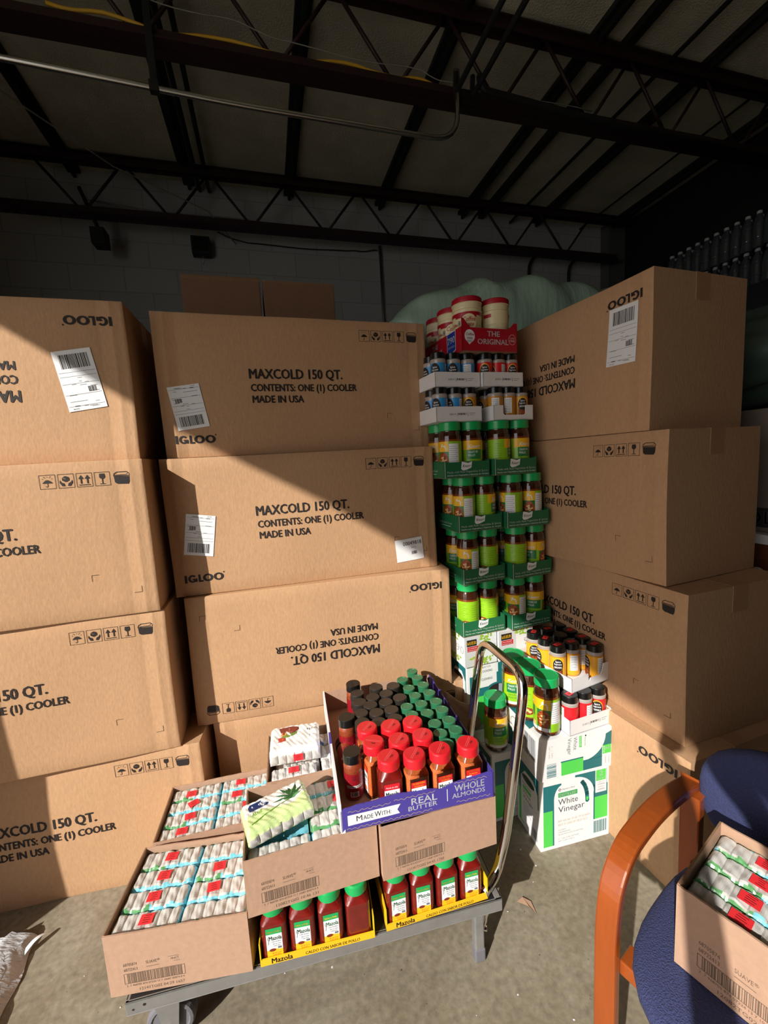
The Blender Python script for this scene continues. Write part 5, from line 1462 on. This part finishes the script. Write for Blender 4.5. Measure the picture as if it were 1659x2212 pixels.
rj = [('chile', 0.263, 1.072, 'dark red chile jar with a red cap at the front left of the purple tray', False), ('sazon', 0.336, 1.056, 'orange seasoning jar with a red cap, second in the front row', False),
      ('sazon', 0.414, 1.052, 'orange seasoning jar with a red cap, third in the front row', False), ('sazon', 0.502, 1.048, 'orange seasoning jar with a red price sticker at the front right corner', True),
      ('sazon', 0.238, 1.148, 'orange seasoning jar turned sideways, left end of the second red capped row', False), ('chile', 0.314, 1.132, 'red capped jar in the middle of the second row', False),
      ('chile', 0.390, 1.128, 'red capped jar at the right end of the second row', False), ('sazon', 0.235, 1.222, 'red capped jar at the left end of the rear row', False),
      ('chile', 0.310, 1.206, 'red capped jar in the middle of the rear row', False), ('sazon', 0.382, 1.200, 'red capped jar at the right end of the rear row', False)]
for k, x, y, lab, s in rj:
    square_jar(k, x, y, jz, AR + (-1.35 if 'sideways' in lab else random.uniform(-.06, .06)), lab, sticker=s)
# slim jars: green caps and black caps
GH = 0.134; GR = 0.0238
def make_slim(capm, lab_m, cont, capr=GR, H=GH, taper=True):
    t = thing('slim_spice_jar', 'x', 'jar', group='slim spice jars in the purple tray')
    mb = MB(); mb.lathe([(0, 0), (capr - .003, 0), (capr - 0.0005, 0.004), (capr - 0.0005, 0.092), (capr - .003, 0.098), (capr - .004, 0.104)], cont, 20); mb.build('body', t)
    mb = MB(); mb.lathe([(capr, 0.012), (capr, 0.080)], lab_m, 20); d = Design(0.006); d.rect(-0.012, 0.03, 0.012, 0.05, WHITE, 1); d.emit(mb, cyl(capr), 0.0003); mb.build('wrap_label', t)
    mb = MB()
    if taper: mb.lathe([(0, H - .001), (capr - .008, H - .001), (capr - .0075, H), (capr - .003, H), (capr - .0012, H - .0015), (capr - .0025, H - .012), (capr - .0045, H - .028)], capm, 24)
    else: mb.lathe([(0, H), (capr - .002, H), (capr - .0005, H - .0015), (capr + .0003, H - .028), (capr - .003, H - .029)], capm, 24)
    mb.build('cap', t)
    return t
SRED2 = mat('dark red label', '#8c1320', 0.4, coat=.3)
g0 = make_slim(GREENCAP, K_GREEN, mat('green herb flakes', '#4b5a2c', 0.6, var=.4, vscale=200)); gu = [0]
greens = {'right column': [(0.509, 1.096), (0.509, 1.148), (0.510, 1.201), (0.512, 1.269 - .006), (0.512, 1.322 - .006), (0.510, 1.385 - .008), (0.508, 1.445 - .008), (0.506, 1.500 - .004), (0.503, 1.555 - .004)],
          'middle column': [(0.456, 1.098), (0.457, 1.149), (0.459, 1.201), (0.457, 1.268 - .005), (0.457, 1.327 - .006), (0.454, 1.384 - .006), (0.449, 1.441 - .006), (0.445, 1.502)], 'left column': [(0.404, 1.272), (0.403, 1.322)]}
for col, pts in greens.items():
    for i, (x, y) in enumerate(pts):
        lab = 'slim jar with green cap, %s from the front in the %s of green caps' % (ORD[i], col)
        if not gu[0]: gu[0] = 1; g0.location = (x, y, jz); g0['label'] = lab
        else: dup(g0, (x, y, jz), 0.3 * i, lab)
b0 = make_slim(BROWNP, SRED2, mat('dark pepper', '#2a1a14', 0.6), 0.0262, GH, False); bu = [0]
blacks = {'first column': [(0.233, 1.290), (0.240, 1.342), (0.249, 1.419 - .01), (0.253, 1.470)],
          'second column': [(0.286, 1.272), (0.292, 1.326), (0.283, 1.378), (0.303, 1.432 - .008), (0.332, 1.486)],
          'third column': [(0.343, 1.272), (0.346, 1.324), (0.340, 1.376), (0.357, 1.430)], 'fourth column': [(0.397, 1.386), (0.397, 1.472)]}
for col, pts in blacks.items():
    for i, (x, y) in enumerate(pts):
        lab = 'slim jar with dark brown cap, %s from the front, %s from the left' % (ORD[i], col)
        if not bu[0]: bu[0] = 1; b0.location = (x, y, jz); b0['label'] = lab
        else: dup(b0, (x, y, jz), 0.4 * i, lab)
# two taller red label jars by the left wall, one lying
def make_tall():
    t = thing('red_label_jar', 'x', 'jar', group='red labelled jars by the left side of the purple tray')
    R_ = 0.0285
    mb = MB(); mb.lathe([(0, 0), (R_ - .003, 0), (R_ - .0005, .004), (R_ - .0005, .104), (R_ - .002, .110), (R_ - .005, .116)], mat('ground nut content', '#8a3d1d', .5, coat=.6, var=.3, vscale=120), 24); mb.build('body', t)
    mb = MB(); d = Design(0.006); d.rect(-.085, 0.008, .085, 0.086, SRED2, 1)
    d.poly([(-0.026, 0.086), (0.024, 0.086), (0.026, 0.074), (0.010, 0.056), (0.0, 0.052), (-0.018, 0.062), (-0.026, 0.072)], mat('orange red flash', '#f04a34', .4), 1.6)
    d.text('HOT', 0.0, 0.076, 0.005, INK, 2.2, align='c', width=.014); d.text('60', 0.0, 0.068, 0.007, INK, 2.2, align='c', width=.010)
    d.rect(-0.024, 0.042, 0.024, 0.050, WHITE, 1.8); d.text('BURN WITH FLAVOR', 0, 0.0438, 0.005, INK, 2.4, align='c', width=.042, bold=.02); d.rect(-0.014, 0.014, 0.012, 0.030, WHITE, 1.8); d.barcode(-0.012, 0.016, 0.010, 0.029, INK, 2.4, seed=3, dens=12)
    d.emit(mb, cyl(R_), .0003); mb.build('wrap_label', t)
    mb = MB(); mb.lathe([(0, .142), (R_ - .0025, .142), (R_ - .001, .1405), (R_ - .0005, .116), (R_ - .003, .115)], BLACKP, 26); mb.build('cap', t)
    return t
t0 = make_tall(); t0['label'] = 'red label jar with a black cap at the front left of the purple tray'; t0.location = (0.170, 1.150, jz); t0.rotation_euler = (0, 0, -0.08)
dup(t0, (0.185, 1.325, jz), 0.05, 'black capped red label jar farther back along the left side of the purple tray')
dup(t0, (0.250, 1.530, jz), 0.3, 'red label jar at the far left back corner of the purple tray')
o = dup(t0, (0.172, 1.200, jz + 0.029), 0, 'red label jar lying on its side between two upright ones'); o.rotation_euler = (math.radians(-86), 0, 0.02)

# ================================================================ blue chair with bent wood arms
UX, UY = 0.330, -0.944           # across the seat, away from the visible arm
FX, FYv = -0.944, -0.330         # the way the chair faces
A0 = (1.000, 0.755)
chair = thing('armchair', 'armchair with bent orange wood arms and navy fabric seat, facing left', 'chair', (A0[0], A0[1], 0), 0)
chair.matrix_world = Matrix(((FX, UX, 0, A0[0]), (FYv, UY, 0, A0[1]), (0, 0, 1, 0), (0, 0, 0, 1)))   # local x forward, y across
def strip(mb, pts, wid, th, m, yc=0.0):
    pts = [Vector((p[0], 0, p[1])) for p in pts]
    rows = []
    for i, p in enumerate(pts):
        a = pts[max(0, i - 1)]; b = pts[min(len(pts) - 1, i + 1)]
        t = (b - a).normalized(); n = Vector((-t.z, 0, t.x))
        rows.append([(p + n * th / 2 * s1 + Vector((0, yc + wid / 2 * s2, 0))) for s1, s2 in ((1, -1), (1, 1), (-1, 1), (-1, -1))])
    vs = [v for r_ in rows for v in r_]; fs = []
    for i in range(len(rows) - 1):
        for k in range(4): fs.append((i * 4 + k, i * 4 + (k + 1) % 4, i * 4 + 4 + (k + 1) % 4, i * 4 + 4 + k))
    fs += [(0, 1, 2, 3), tuple(reversed(range(len(vs) - 4, len(vs))))]
    mb.add(vs, fs, m)
for yc in (-0.020, 0.560):
    mb = MB()
    arm = smooth_path([(-0.055, 0.0, 0.612), (0.07, 0.0, 0.645), (0.20, 0.0, 0.660), (0.315, 0.0, 0.648), (0.370, 0.0, 0.595), (0.388, 0.0, 0.50), (0.389, 0.0, 0.30), (0.389, 0.0, 0.002)], 0.07, 5)
    strip(mb, [(p[0], p[2]) for p in arm], 0.047, 0.024, WOOD, yc)
    mb.build('arm', chair, bevel=0.005)
    mb = MB(); strip(mb, [(-0.030, 0.610), (-0.030, 0.45), (-0.035, 0.25), (-0.075, 0.002)], 0.046, 0.036, WOOD, yc + (0.012 if yc < 0 else -0.012)); mb.build('back_leg', chair, bevel=0.004)
    mb = MB(); s = 1 if yc < 0 else -1
    mb.box((0.325, yc + s * 0.02 - 0.0, 0.395), (0.375, yc + s * 0.075, 0.43) if s > 0 else (0.405, yc - 0.02, 0.43), WOOD) if s > 0 else mb.box((0.325, yc - 0.075, 0.395), (0.375, yc - 0.02, 0.43), WOOD)
    mb.build('seat_bracket', chair, bevel=0.003)
mb = MB(); mb.box((-0.035, 0.0, 0.385), (0.0, 0.53, 0.42), WOOD); mb.box((0.30, 0.08, 0.37), (0.33, 0.46, 0.40), WOOD); mb.build('rail', chair, bevel=0.003)
def cushion(name, cx, cy, cz_, a, b, t, ex, m, tilt=None, parent=None, seat=True, nu=40, nv=14, crown=0.012):
    vs = []; fs = []
    for j in range(nv + 1):
        ph = -pi / 2 + pi * j / nv
        for i in range(nu):
            th = 2 * pi * i / nu
            c, s_ = math.cos(th), math.sin(th)
            k = (abs(c) ** ex + abs(s_) ** ex) ** (-1 / ex)
            rr = abs(math.cos(ph)) ** 0.35
            z = math.copysign(abs(math.sin(ph)) ** 0.6, math.sin(ph))
            p = Vector((a * c * k * rr, b * s_ * k * rr, t / 2 * z + (crown * (1 - rr * rr * 0.9) if z > 0 else 0)))
            vs.append(p)
    fs = [(j * nu + i, j * nu + (i + 1) % nu, (j + 1) * nu + (i + 1) % nu, (j + 1) * nu + i) for j in range(nv) for i in range(nu)]
    if tilt is not None: vs = [tilt @ v for v in vs]
    vs = [(v[0] + cx, v[1] + cy, v[2] + cz_) for v in vs]
    mb = MB(); mb.add(vs, fs, m, True); return mb.build(name, parent)
cushion('seat', 0.205, 0.275, 0.4525, 0.275, 0.272, 0.062, 3.0, FABRIC, parent=chair, crown=0.006)
tl = Matrix.Rotation(math.radians(-80), 3, 'Y')
cushion('backrest', -0.050, 0.272, 0.630, 0.195, 0.270, 0.055, 2.5, FABRIC, tilt=tl, parent=chair, crown=0.012)
mb = MB(); mb.bar((-0.03, 0.12, 0.40), (-0.045, 0.12, 0.56), 0.03, 0.012, JOISTB, (1, 0, 0)); mb.bar((-0.03, 0.44, 0.40), (-0.045, 0.44, 0.56), 0.03, 0.012, JOISTB, (1, 0, 0)); mb.build('back_support', chair)
# carton on the seat
SCx, SCy, SCz, SCr = 0.714, 0.562, 0.4885, -1.234
soap_carton(SCx, SCy, SCz, SCr, '12082TG02 10:51 140', 'open soap carton standing on the seat of the blue chair', h=0.178, dp=0.235)
fill(SCx, SCy, SCz, SCr, 4, 2, 'open carton on the blue chair', dp=0.235, stick={(0, 0): (0.50, 0, 0), (1, 0): (0.50, 0, 0), (2, 0): (0.52, 0, 0), (3, 0): (0.50, 0, 0)}, kinds={(0, 0): 'green', (1, 0): 'green', (2, 0): 'green'}, H=0.158)

# ================================================================ crinkled plastic lying at the left
mb = MB(); nu, nv = 26, 46; r = random.Random(8)
vs = []
for i in range(nu + 1):
    for j in range(nv + 1):
        a, b = i / nu, j / nv
        y = 1.52 - 0.62 * b
        xr = -0.885 + 0.030 * b - 0.006 * math.sin(23 * b) 
        x = xr - 0.30 * (1 - a)
        z = 0.012 + 0.026 * max(0, math.sin(pi * min(1, (1 - a) * 2.2))) + 0.006 * math.sin(31 * a + 8 * b) * math.sin(17 * b + 5 * a) + 0.004 * math.sin(60 * a + 2 * math.sin(25 * b)) + (0.012 * math.sin(14 * b + 2) * (1 - a))
        vs.append((x, y, max(0.002, z * min(1, (1 - a) * 9 + 0.25))))
fs = [(i * (nv + 1) + j, (i + 1) * (nv + 1) + j, (i + 1) * (nv + 1) + j + 1, i * (nv + 1) + j + 1) for i in range(nu) for j in range(nv)]
mb.add(vs, fs, PLASW, True)
sh = mb.build('plastic_sheet'); tag(sh, 'crinkled grey plastic film on the floor at the left edge', 'plastic film')
mb = MB(); mb.box((-1.38, 0.90, 0.0), (-1.12, 1.50, 0.05), DARKDECK); tag(mb.build('floor_tray', bevel=0.004), 'low black tray under the plastic film at the left edge', 'tray')
mb = MB(); n = 8
vs = []
for i in range(n + 1):
    a = i / n
    for s in (0, 1): vs.append((-0.905 + 0.055 * a + 0.010 * s, 1.47 + 0.045 * a - 0.018 * s * (1 - a), 0.012 + 0.016 * math.sin(pi * a)))
mb.add(vs, [(2 * i, 2 * i + 1, 2 * i + 3, 2 * i + 2) for i in range(n)], WHITE, True); mb.build('film_tail', sh)
# litter flakes on the floor
mb = MB(); r = random.Random(31)
for i in range(90):
    x, y = r.uniform(-0.9, 1.1), r.uniform(0.75, 1.5); s = r.uniform(0.001, 0.0035); a = r.uniform(0, pi)
    pts = [(x + s * math.cos(a + q) * k, y + s * math.sin(a + q), 0.0012) for q, k in ((0, 1.6), (1.5, 1), (3.1, 1.4), (4.6, 1))]
    mb.add(pts, [(0, 1, 2, 3)], WHITE if r.random() < .6 else INKB)
o = mb.build('floor_litter'); tag(o, 'tiny pale and dark flakes scattered over the concrete floor', 'litter'); o['kind'] = 'stuff'
mb = MB(); mb.add([(0.70, 1.115, 0.002), (0.725, 1.12, 0.006), (0.745, 1.10, 0.004), (0.740, 1.06, 0.002), (0.728, 1.085, 0.007)], [(0, 1, 2, 3, 4)], KRAFT2)
tag(mb.build('torn_scrap'), 'torn scrap of cardboard on the floor right of the cart corner', 'scrap')

# ================================================================ right side background
mb = MB(); nu, nv = 60, 22
def bag(x0, x1, y0, y1, z0, z1, seed, ex=2.6, amp=0.026, m=None):
    mb = MB(); r = random.Random(seed); ph = [r.uniform(0, 6) for _ in range(8)]
    vs = []
    cx, cy, cz_ = (x0 + x1) / 2, (y0 + y1) / 2, (z0 + z1) / 2
    nu, nv = 96, 28
    for j in range(nv + 1):
        p = -pi / 2 + pi * j / nv
        for i in range(nu):
            t = 2 * pi * i / nu
            c, s_ = math.cos(t), math.sin(t); k = (abs(c) ** ex + abs(s_) ** ex) ** (-1 / ex)
            rr = abs(math.cos(p)) ** 0.6; zz = math.copysign(abs(math.sin(p)) ** 0.8, math.sin(p))
            x = c * k * rr; y = s_ * k * rr
            w = amp * (math.sin(19 * x + ph[0] + 3 * zz) * 0.5 + math.sin(37 * x + 5 * y + ph[1]) * 0.35 * max(0, math.sin(3 * x + ph[4])) + 0.4 * math.sin(9 * x + ph[2]))
            vs.append((cx + x * (x1 - x0) / 2 * (1 + 0.03 * math.sin(5 * zz + ph[3])), cy + y * (y1 - y0) / 2 + w * s_, cz_ + zz * ((z1 - z0) / 2) * (1 - 0.62 * max(0, -x - .45) / .55) + w * zz * 1.2))
    fs = [(j * nu + i, j * nu + (i + 1) % nu, (j + 1) * nu + (i + 1) % nu, (j + 1) * nu + i) for j in range(nv) for i in range(nu)]
    mb.add(vs, fs, m or PLASG, True); return mb
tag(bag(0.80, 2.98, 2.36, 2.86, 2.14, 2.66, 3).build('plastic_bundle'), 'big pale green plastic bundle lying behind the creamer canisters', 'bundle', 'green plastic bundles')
# low cabinet, box and second bundle behind the right cartons
cab = thing('cabinet', 'orange brown cabinet with a white top behind the right cartons', 'cabinet', (1.90, 1.10, 0), 0)
mb = MB(); mb.box((0, 0, 0), (0.6, 1.2, 1.12), BROWNB); mb.build('body', cab)
mb = MB(); mb.box((-0.02, -0.02, 1.121), (0.62, 1.22, 1.16), WHITEC); mb.build('top', cab, bevel=0.004)
mb = MB(); mb.tube([(-0.002, 0.10, 0.99), (0.003, 0.10, 0.99)], 0.030, WHITE, 20); mb.build('hole_cover', cab)
mb = MB(); mb.box((0, 0, 0), (0.5, 1.0, 0.50), mat('grey brown carton', '#7f7266', .8)); d = Design(); d.rect(0.0, 0.02, 1.0, 0.10, mat('dark print band', '#2c2a2c', .7), 1); d.text('ROL', 0.80, 0.035, 0.05, mat('pale print', '#8d8b90', .7), 2, width=.16, bold=.02); d.emit(mb, leftf(1.0)); d = Design(); d.rect(0, .02, .5, .10, MATS['dark print band'], 1); d.emit(mb, front())
tag(mb.build('print_band_carton', bevel=0.004), 'grey brown carton with a dark lettered band on the cabinet', 'carton', None, (1.93, 1.13, 1.1615), 0)
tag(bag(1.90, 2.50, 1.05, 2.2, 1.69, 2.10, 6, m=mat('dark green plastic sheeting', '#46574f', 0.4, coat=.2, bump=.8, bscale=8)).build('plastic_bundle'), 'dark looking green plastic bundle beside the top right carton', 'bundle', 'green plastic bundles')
# stack of bottled water along the right
pal = thing('wrapped_pallet', 'dark film wrapped pallet load under the water bottles', 'pallet load', (3.07, 1.25, 0))
mb = MB(); mb.box((0, 0, 0.14), (0.93, 1.55, 2.52), mat('dark wrapped goods', '#1c2022', 0.3, coat=.5, bump=.5, bscale=20)); mb.build('goods', pal)
mb = MB(); 
for yy in (0, 0.7, 1.4): mb.box((0, yy, 0), (0.93, yy + 0.1, 0.12), BROWNB)
mb.box((0, 0, 0.12), (0.93, 1.55, 0.14), BROWNB); mb.build('pallet', pal)
def make_bottle():
    t = thing('water_bottle', 'x', 'bottle', group='water bottles stacked by the right wall')
    mb = MB(); mb.lathe([(0, 0), (.028, 0), (.032, .006), (.032, .05), (.030, .056), (.032, .062), (.032, .12), (.030, .126), (.031, .140), (.024, .168), (.014, .190), (.0125, .200)], BOT, 16); mb.build('body', t)
    mb = MB(); mb.lathe([(0, .218), (.0135, .218), (.0145, .216), (.0145, .202), (.012, .201)], BOTC, 14); mb.build('cap', t)
    return t
w0 = make_bottle(); wu = [0]
for lev in range(2):
    for row in range(2):
        for i in range(14):
            x = 3.11 + 0.066 * row; y = 1.80 + 0.0655 * i + 0.033 * row; z = 2.523 + lev * 0.222
            lab = 'water bottle by the dark right wall, %s from the camera, %s row, %s layer' % (ORD[i], ('outer', 'inner')[row], ('lower', 'upper')[lev])
            if not wu[0]: wu[0] = 1; w0.location = (x, y, z); w0['label'] = lab
            else: dup(w0, (x, y, z), 0, lab)

for i in range(2):  # unseen cartons, added only to cast a shadow on the left stack
    mb = MB(); mb.box((-0.42, 0, 0), (0, 0.36, 0.70), KRAFT)
    tag(mb.build('plain_carton', bevel=0.004), ('added tall carton on the floor outside the view, shading the left stack', 'added tall carton stacked on another outside the view, shading the left stack')[i], 'carton', None, (-1.50, 1.097, 0.701 * i), 0)

# ================================================================ the person taking the photo, standing behind the camera
def person():
    me = bpy.data.meshes.new('body')
    J = {'pelvis': (-0.220, -0.760, 0.95, 0.150), 'waist': (-0.210, -0.740, 1.10, 0.125), 'chest': (-0.210, -0.740, 1.33, 0.155), 'neck': (-0.210, -0.730, 1.47, 0.055), 'chin': (-0.200, -0.710, 1.54, 0.065), 'head': (-0.200, -0.710, 1.63, 0.088), 'crown': (-0.200, -0.720, 1.69, 0.070)}
    P = {}; V = []; E = []; Rr = []
    def v(n, p):
        P[n] = len(V); V.append(p[:3]); Rr.append(p[3])
    for k, p in J.items(): v(k, p)
    for a, b in (('pelvis', 'waist'), ('waist', 'chest'), ('chest', 'neck'), ('neck', 'chin'), ('chin', 'head'), ('head', 'crown')): E.append((P[a], P[b]))
    for sfx, q in (('l', -1), ('r', 1)):
        ax, ay = math.cos(-YAW), math.sin(-YAW)
        def off(c, side, fwd): return (c[0] + side * ax * q + fwd * math.sin(YAW), c[1] + side * ay * q + fwd * math.cos(YAW))
        c0_ = (-0.21, -0.74)
        v('sh' + sfx, (*off(c0_, .18, 0), 1.41, .062)); v('el' + sfx, (*off(c0_, .13, .42), 1.13, .044)); v('wr' + sfx, (*off(c0_, .085, .56), 1.42, .028)); v('pa' + sfx, (*off(c0_, .062, .66), 1.47, .030))
        E += [(P['chest'], P['sh' + sfx]), (P['sh' + sfx], P['el' + sfx]), (P['el' + sfx], P['wr' + sfx]), (P['wr' + sfx], P['pa' + sfx])]
        for k in range(4):
            n = 'f%d%s' % (k, sfx)
            v(n, (*off(c0_, .066 - .004 * k, .705), 1.50 + .014 * k, .009)); v(n + 'b', (*off(c0_, .045, .712), 1.515 + .016 * k, .008))
            E += [(P['pa' + sfx], P[n]), (P[n], P[n + 'b'])]
        v('hp' + sfx, (*off((-0.22, -0.76), .10, 0), .86, .095)); v('kn' + sfx, (*off((-0.22, -0.76), .12, .02), .48, .062)); v('an' + sfx, (*off((-0.22, -0.76), .13, 0), .09, .042)); v('to' + sfx, (*off((-0.22, -0.76), .14, .15), .035, .035))
        E += [(P['pelvis'], P['hp' + sfx]), (P['hp' + sfx], P['kn' + sfx]), (P['kn' + sfx], P['an' + sfx]), (P['an' + sfx], P['to' + sfx])]
    me.from_pydata(V, E, [])
    o = bpy.data.objects.new('person', me); COL.objects.link(o)
    me.materials.append(CLOTH)
    sk = o.modifiers.new('skin', 'SKIN'); sv = me.skin_vertices[0].data
    for i, r_ in enumerate(Rr): sv[i].radius = (r_, r_)
    sv[0].use_root = True
    sb_ = o.modifiers.new('sub', 'SUBSURF'); sb_.levels = 1; sb_.render_levels = 2
    tag(o, 'person in dark clothes standing behind the camera, arms raised holding a phone', 'person')
person()
mb = MB(); mb.box((-0.037, -0.004, -0.105), (0.037, 0.004, 0.045), BLACKP)
ph_ = mb.build('phone', bevel=0.003); tag(ph_, 'black phone held upright by the person behind the camera', 'phone', None, (-0.012, -0.022, 1.545), -YAW)

mb = MB(); mb.tube(wavy([(-0.25, 4.13, 3.60), (0.0, 4.13, 3.53), (0.9, 4.13, 3.53), (1.2, 4.13, 3.56)], 0.006, 8, 13), 0.005, JOISTB, 6)
tag(mb.build('wire'), 'thin dark cable along the back wall above the plain cartons', 'wire')
